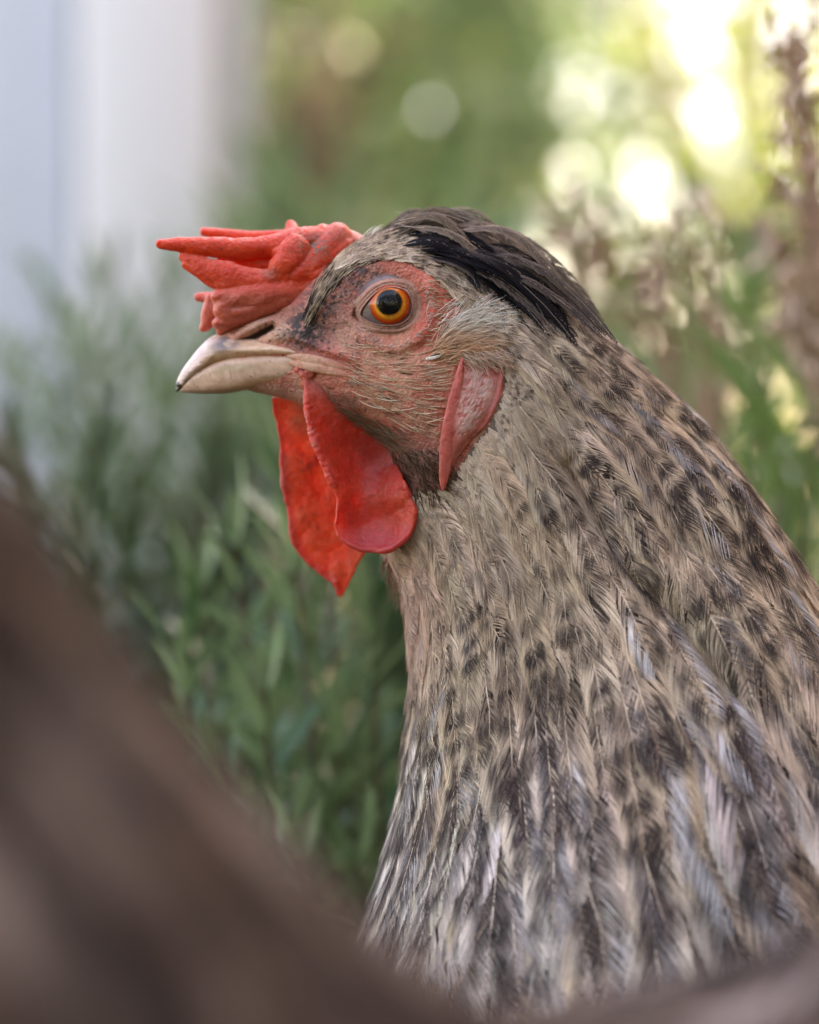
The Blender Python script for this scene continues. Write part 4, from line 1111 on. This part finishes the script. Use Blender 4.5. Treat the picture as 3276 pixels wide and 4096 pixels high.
def path_feather(pts, L_up, W, nb, rg, st, ang=24, tipw=.4, roll=0.0, start=.05, up=None):
    """feather along a free path of photograph positions (px,py,depth)"""
    pts = np.array(pts, float); c = crom(P(pts[:, 0], pts[:, 1], pts[:, 2]), np.linspace(0, len(pts) - 1, 60))
    seg = np.linalg.norm(np.diff(c, axis=0), axis=1); s = np.concatenate([[0], np.cumsum(seg)]); L = s[-1]
    A, B, U, V, ids, F = feather_local(L, W * S, nb, rg, tipw=tipw, start=start, ang=ang, ragged=.12)
    uu = np.clip(A, 0, L * 1.08)
    cen = np.stack([np.interp(uu, s, c[:, k]) for k in range(3)], -1)
    tg = np.gradient(c, axis=0); tg /= np.linalg.norm(tg, axis=1)[:, None]
    T = np.stack([np.interp(uu, s, tg[:, k]) for k in range(3)], -1)
    cen = cen + T * np.maximum(0, A - L)[:, None]
    nrm = np.array([0, -1., 0]) if up is None else np.asarray(up, float)
    nrm = nrm / np.linalg.norm(nrm)
    N = nrm - (T @ nrm)[:, None] * T; N /= np.linalg.norm(N, axis=1)[:, None]
    X = np.cross(T, N)
    cr, sr = math.cos(roll), math.sin(roll)
    X2 = X * cr + N * sr; N2 = N * cr - X * sr
    h = -.10 * (B / (W * S / 2)) ** 2 * W * S
    return cen + X2 * B[:, None] + N2 * h[:, None], F, feather_color(U, V, ids, rg, st)

CREST = []
def add_crest():
    rg = np.random.default_rng(9)
    def st(base, core, cw, dark=0.):
        return dict(base=np.array(base), core=np.array(core), corew=cw, bars=[(.6, .5, dark)] if dark else [], vw=1.2, white=0, wside=1, dk=.5)
    BLK = (.006, .005, .007)
    for k in range(112):
        grp = rg.random() if k < 86 else .1
        dep = rg.uniform(60, 540)
        mid = (dep - 300) / 240
        hgt = 70 * (1 - mid * mid)                                        # crown is higher along its middle
        if grp < .50:      # black band at the lower side, nearest to the viewer
            x0 = rg.uniform(1540, 1900); y0 = 950 + (x0 - 1540) * .28 + rg.uniform(-55, 35); dep = rg.uniform(20, 170)
            ln = rg.uniform(.5, 1.0); x1 = x0 + 600 * ln + rg.uniform(-20, 40); y1 = y0 + 375 * ln + rg.uniform(-30, 30)
            bow = rg.uniform(30, 90)
            s_ = st(BLK, (.02, .017, .02), .4) if rg.random() < .8 else st((.20, .15, .12), (.06, .045, .045), .7, .4)
            W = rg.uniform(34, 60); dep = sdep(x0, y0) - rg.uniform(8, 30); d1 = sdep(min(x1, 2300), min(max(y1, 1100), 1500)) - rg.uniform(8, 34)
        elif grp < .8:     # brown and tan feathers over the top
            x0 = rg.uniform(1560, 1850); y0 = 900 + (x0 - 1560) * .25 - hgt * .6 + rg.uniform(-20, 30)
            ln = rg.uniform(.5, 1.0); x1 = x0 + 560 * ln + 60; y1 = y0 + 400 * ln + rg.uniform(-30, 50)
            bow = rg.uniform(60, 120)
            s_ = st((.38, .28, .205), (.045, .035, .035), rg.uniform(.35, .85), rg.uniform(0, .5)); W = rg.uniform(34, 58); d1 = dep + rg.uniform(0, 60)
        else:              # long pale edged feathers down the nape
            x0 = rg.uniform(1750, 1980); y0 = 915 + (x0 - 1750) * .50 - hgt * .3 + rg.uniform(0, 40); dep = rg.uniform(150, 480)
            ln = rg.uniform(.75, 1.08); x1 = x0 + 470 * ln; y1 = y0 + 430 * ln
            bow = rg.uniform(40, 80)
            s_ = st((.46, .35, .26), (.12, .09, .08), rg.uniform(.3, .8)); W = rg.uniform(40, 66); d1 = dep + 40
        m1 = (x0 + (x1 - x0) * .35 + bow * .45, y0 + (y1 - y0) * .35 - bow, dep * .65 + d1 * .35 - 12); m2 = (x0 + (x1 - x0) * .7 + bow * .4, y0 + (y1 - y0) * .7 - bow * .7, (dep + d1) / 2)
        v, f, c = path_feather([(x0, y0, dep), m1, m2, (x1, y1, d1)], None, W, int(70 * ln) + 10, rg, s_, ang=rg.uniform(16, 24), tipw=.45, roll=rg.normal(0, .2), up=(-.15, -.8, .6))
        CREST.append((v, f, c))
    # short dark and tan plumes standing up at the front of the crest
    for k in range(34):
        dep = rg.uniform(130, 480); mid = (dep - 300) / 240; top = 55 * (1 - mid * mid)
        x0 = rg.uniform(1500, 1650); y0 = 955 - top * .5; x1 = x0 + rg.uniform(150, 260); y1 = y0 - rg.uniform(40, 110) + (x0 - 1500) * .1
        s_ = st((.28, .21, .16), (.05, .04, .04), rg.uniform(.5, 1), rg.uniform(0, .6))
        v, f, c = path_feather([(x0, y0, dep), (x0 + (x1 - x0) * .35, y0 + (y1 - y0) * .55, dep), (x0 + (x1 - x0) * .7, y1 + 4, dep), (x1 + 70, y1 + 45, dep + rg.uniform(-30, 30))], None, rg.uniform(30, 52), 44, rg, s_, ang=20, tipw=.6, roll=rg.normal(0, .5), up=(-.3, -.8, .5))
        CREST.append((v, f, c))
add_crest()

def emit_feathers():
    fs = sorted(FEATHERS, key=lambda a: -a[0]); n_big = 180
    for k, (key, v, f, c) in enumerate(fs[:n_big]): mk('feather', v, f, M_FEATHER, hen, c)
    J = Join()
    for (key, v, f, c) in fs[n_big:]: J.add(v, f, c)
    v, f, c = J.out(); o = mk('plumage', v, f, M_FEATHER, hen, c); o['kind'] = 'stuff'
    o['label'] = 'cream and brown barred feathers covering neck and body'
    for (v, f, c) in CREST: mk('crest_feather', v, f, M_FEATHER, hen, c)
    print('feathers', len(fs), 'crest', len(CREST), 'plumage quads', len(o.data.polygons))
emit_feathers()

# ------------------------------------------------------------------ bristles, small head feathers and ear tuft: tapering strands
class Strands:
    def __init__(s): s.v = []; s.f = []; s.c = []; s.n = 0
    def add(s, p0, p1, p2, r, c0, c1, m=6):
        t = np.linspace(0, 1, m)[:, None]
        c = (1 - t) ** 2 * p0 + 2 * t * (1 - t) * p1 + t * t * p2
        tg = p2 - p0; tg = tg / (np.linalg.norm(tg) + 1e-12)
        a = np.cross(tg, (0.3, .8, .5)); a /= np.linalg.norm(a) + 1e-12; b = np.cross(tg, a)
        rad = r * np.interp(t[:, 0], [0, .5, 1], [1, .8, .12])[:, None]
        vv = np.stack([c + a * rad, c + (-.5 * a + .87 * b) * rad, c + (-.5 * a - .87 * b) * rad], 1).reshape(-1, 3)
        k = np.arange(m - 1)[:, None] * 3; j = np.arange(3)[None]
        ff = np.stack([k + j, k + (j + 1) % 3, k + 3 + (j + 1) % 3, k + 3 + j], -1).reshape(-1, 4)
        s.v.append(vv); s.f.append(ff + s.n); s.n += len(vv)
        s.c.append(np.repeat(mixc(c0, c1, t[:, 0]), 3, 0))
    def emit(s, name, label):
        v = np.vstack(s.v); v2 = v.copy(); v2[:, 1] = 2 * MID * S - v2[:, 1]
        f = np.vstack(s.f); c = np.vstack(s.c)
        o = mk(name, np.vstack([v, v2]), np.vstack([f, f + len(v)]), M_STRAND, hen, np.vstack([c, c])); o['kind'] = 'stuff'; o['label'] = label

def strand_on(ST, x, y, dx, dy, lift, r, c0, c1, sag=(0, 0), root=1.0):
    p, n, _, _ = surf(x, y)
    q = surf(x + dx, y + dy); q2 = q[0] if q[1][1] < .1 else p + P(x + dx, y + dy, 0) - P(x, y, 0)
    m = surf(x + dx * .5 + sag[0], y + dy * .5 + sag[1])[0]
    ST.add(p - n * 2 * S, m + n * lift * .9 * S, q2 + n * lift * S, r * S, np.asarray(c0), np.asarray(c1))

def add_strands():
    rg = np.random.default_rng(21)
    CRM = np.array((.90, .72, .52)); WHT = np.array((.97, .92, .84)); BRN = np.array((.10, .065, .05)); TAN = np.array((.56, .38, .24))
    # cheek bristles sweeping back, in loose rows
    ST = Strands()
    for k in range(330):
        u, w = rg.random(), rg.random()
        x = 1345 + u * 480; y = 1385 + w * 330 + (u - .5) * 60
        if x > 1790 - (y - 1400) * .25 or y > 1440 + (x - 1300) * .95: continue
        if np.hypot(x - 1560, (y - 1240) * 1.0) < 165: continue
        slope = np.interp(y, [1380, 1500, 1600, 1720], [-.05, .05, .22, .42]) + np.interp(x, [1350, 1600, 1800], [.30, .0, -.35])
        ln = rg.uniform(40, 105) * (1 if y > 1450 else .75); dk = rg.random() < .16
        c0 = BRN if dk else CRM * rg.uniform(.7, 1.05); c1 = (CRM * rg.uniform(.8, 1.15)) if not dk or rg.random() < .5 else BRN
        strand_on(ST, x, y, ln, ln * slope + rg.normal(0, 4), rg.uniform(5, 13), rg.uniform(1.5, 2.7), c0, c1, sag=(0, ln * .10 + rg.normal(0, 3)))
    for (x, y, dx, dy) in [(1700, 1440, 80, -20), (1400, 1560, 105, 30), (1430, 1600, 120, 30), (1500, 1590, 110, 5), (1560, 1640, 120, -20), (1640, 1650, 130, -10), (1690, 1690, 100, -35)]:
        strand_on(ST, x, y, dx, dy, 16, 3.2, CRM, WHT, sag=(0, 12))
    strand_on(ST, 1700, 1440, 80, -22, 16, 7, WHT * 1.1, WHT * 1.15)
    # sparse hairs below the jaw, down to the lobe
    for k in range(190):
        u = rg.random(); x = 1250 + u * 520; y = 1570 + u * 330 + rg.normal(0, 28)
        ln = rg.uniform(50, 130); dk = rg.random() < .35
        c0 = BRN if dk else TAN * rg.uniform(.3, .8); c1 = TAN * rg.uniform(.4, 1.0)
        strand_on(ST, x, y, ln, ln * rg.uniform(.25, .6), rg.uniform(4, 14), rg.uniform(1.3, 2.3), c0, c1, sag=(0, 8))
    # fine scale-like bristles on the red skin behind the eye
    for k in range(420):
        x = rg.uniform(1680, 1900); y = rg.uniform(1090, 1400)
        if not inside(np.array(x), np.array(y), [(1690, 1120), (1760, 1120), (1900, 1250), (1880, 1290), (1800, 1330), (1720, 1400), (1680, 1380), (1720, 1260)]): continue
        strand_on(ST, x, y, rg.uniform(18, 36), rg.uniform(-4, 16), 5, rg.uniform(1.6, 2.6), CRM * .75, CRM)
    # lashes: tiny bristles below the eyelid
    for k in range(70):
        a = rg.uniform(-.25, 1.15) * math.pi; x = 1558 + 150 * math.cos(a); y = 1240 + 145 * math.sin(a)
        strand_on(ST, x, y, rg.uniform(20, 42), rg.uniform(-26, 8), 8, 1.6, CRM * .7, WHT)
    ST.emit('bristles', 'thin cream bristles sweeping back over the cheek')
    # brow and forehead: narrow dark and cream feathers wrapping over the brow
    ST = Strands()
    for k in range(1300):
        u = rg.random(); w = rg.random()
        b = crom(np.array([(1215, 1290), (1250, 1180), (1310, 1080), (1400, 1000), (1500, 950), (1600, 935)], float), np.array([u * 5]))[0]
        e = crom(np.array([(1250, 1330), (1310, 1230), (1380, 1130), (1480, 1070), (1580, 1040), (1700, 1050)], float), np.array([u * 5]))[0]
        w2 = w * (.55 + .4 * u); x, y = b * (1 - w2) + e * w2 + rg.normal(0, 7, 2)
        d = np.array([(.45, -.9), (.5, -.85), (.72, -.65), (.9, -.35), (.97, .02), (.95, .25)])
        dr = crom(d, np.array([u * 5]))[0]; ln = rg.uniform(35, 75)
        band = math.sin(w * 22 + u * 5)
        if rg.random() < .52 + .3 * band: c0, c1 = BRN * rg.uniform(.3, 1.2), BRN * rg.uniform(.5, 1.6)
        else: c0, c1 = CRM * rg.uniform(.5, .9), CRM * rg.uniform(.7, 1.1)
        strand_on(ST, x, y, dr[0] * ln, dr[1] * ln, rg.uniform(3, 9), rg.uniform(1.5, 2.7), c0, c1)
    for k in range(6):
        strand_on(ST, rg.uniform(1425, 1475), rg.uniform(955, 985), rg.uniform(50, 90), rg.uniform(-80, -40), 40, 2.2, WHT * .8, WHT * .9)
    ST.emit('forehead_feathers', 'fine dark and cream feathers wrapping over the brow')
    # ear tuft
    ST = Strands()
    for k in range(2200):
        x = rg.uniform(1710, 1995); y = rg.uniform(1225, 1465)
        x += rg.normal(0, 14); y += rg.normal(0, 14)
        if rg.random() < .93 and not inside(np.array(x), np.array(y), [(1715, 1420), (1760, 1340), (1850, 1250), (1900, 1230), (1985, 1250), (1990, 1330), (1930, 1390), (1840, 1450), (1780, 1460)]): continue
        ang = math.radians(np.interp(y, [1240, 1330, 1460], [-30, -22, 2]) + rg.normal(0, 17) + 24 * (x - 1850) / 130)
        ln = rg.uniform(40, 125)
        tp = float(sstep(1420, 1290, y)); cc = mixc(TAN * 1.7, WHT * 1.1, np.array(np.clip(tp + rg.normal(0, .15), 0, 1)))
        strand_on(ST, x, y, math.cos(ang) * ln, math.sin(ang) * ln, rg.uniform(6, 36), rg.uniform(1.4, 2.4), cc * .9, cc * rg.uniform(.92, 1.12), sag=(-4, -8))
    for k in range(260):
        x = rg.uniform(1835, 2005); y = rg.uniform(1395, 1450); ln = rg.uniform(35, 80); a = math.radians(rg.uniform(20, 75)); cc = mixc(TAN * 1.5, WHT, np.array(rg.random() * .7))
        strand_on(ST, x, y, math.cos(a) * ln, math.sin(a) * ln, rg.uniform(26, 52), rg.uniform(1.5, 2.5), cc * .8, cc)
    for k in range(240):
        x = rg.uniform(1560, 1770); y = rg.uniform(1790, 1990); ln = rg.uniform(50, 120); a = math.radians(rg.uniform(20, 80)); cc = TAN * np.array((1, .8, .7)) * rg.uniform(.12, .55)
        strand_on(ST, x, y, math.cos(a) * ln, math.sin(a) * ln, rg.uniform(5, 22), rg.uniform(1.4, 2.3), cc * .6, cc)
    ST.emit('ear_tuft', 'soft whitish tuft of feathers over the ear')
    # fuzzy fringe at the throat
    ST = Strands()
    for k in range(380):
        t = rg.uniform(8.5, 12.0); R = crom(RINGS, np.array([t]))[0]
        p = P(R[2], R[3], MID) + np.array([rg.uniform(0, 60) * S, rg.uniform(-110, 0) * S, rg.uniform(-10, 10) * S])
        q = p + np.array([rg.uniform(-40, 10), rg.uniform(-20, 20), -rg.uniform(50, 130)]) * S
        ST.add(p, (p + q) / 2 + np.array([-14 * S, 0, 0]), q, 2.2 * S, np.array((.42, .26, .19)), np.array((.50, .34, .25)))
    ST.emit('throat_fluff', 'pinkish buff fluff at the front of the throat')
add_strands()

# ------------------------------------------------------------------ legs and tail (below and beside the frame)
def make_legs():
    m = plain_mat('leg_scales', (.36, .26, .12), .6, .3, 400, .4)
    for s_ in (-1, 1):
        J = Join(); b = HEN_BASE + np.array([.0, s_ * .035, 0])
        v, f = sweep(np.array([b + [.01, 0, .13], b + [.02, 0, .085], b + [0, 0, .012]]), [.017, .009, .007], n=12, m=20); J.add(v, f)
        for a in (-.5, 0, .5, math.pi):
            d = np.array([-math.cos(a), math.sin(a), 0]) * (.055 if a < 3 else .02)
            v, f = sweep(np.array([b + [0, 0, .014], b + d * .5 + [0, 0, .012], b + d + [0, 0, .004]]), [.006, .005, .002], n=8, m=12); J.add(v, f)
        v, f, _ = J.out(); mk('leg', v, f, m, hen)
    rg = np.random.default_rng(33)
    J = Join()
    for k in range(14):
        sd = (k - 6.5) / 6.5; st = dict(base=BUFF * .8, core=GREY, corew=.8, bars=[(.9, .08, .7), (.6, .08, .6), (.35, .07, .6)], vw=.9, white=0, wside=1)
        v, f, c = path_feather([(6900, 3900, MID + sd * 180), (7600, 3300, MID + sd * 420), (8300, 2700, MID + sd * 560)], None, 330, 40, rg, st, up=(0, sd, .6)); J.add(v, f, c)
    v, f, c = J.out(); o = mk('tail', v, f, M_FEATHER, hen, c); o['label'] = 'barred tail feathers'
make_legs()

# ------------------------------------------------------------------ second hen in the foreground: the same bird, browner
def copy_tree(o, parent=None, swap=None):
    c = o.copy(); COL.objects.link(c)
    if parent is not None: c.parent = parent
    if swap and c.type == 'MESH' and c.data.materials and c.data.materials[0] in swap:
        c.material_slots[0].link = 'OBJECT'; c.material_slots[0].material = swap[c.data.materials[0]]
    for ch in list(o.children): copy_tree(ch, c, swap)
    return c
hen2 = copy_tree(hen, None, {M_FEATHER: M_FEATHER_BROWN})
tag(hen2, 'dark brown hen in the blurred foreground, its neck and back filling the lower left corner', 'hen', 'hens in the garden')
YAW2 = math.radians(26); SC2 = 1.1
hen2.rotation_euler = (0, math.radians(-7), YAW2); hen2.scale = (SC2,) * 3
# its nape-to-back corner is brought to the lower left of the frame, about 0.24 m from the camera
_loc = np.array(P(3950, 3570, MID)) - HEN_BASE
_rot = np.array(hen2.rotation_euler.to_matrix()) @ (_loc * SC2)
_tgt = PM(1180, 3580, -0.24)
hen2.location = tuple(_tgt - _rot)
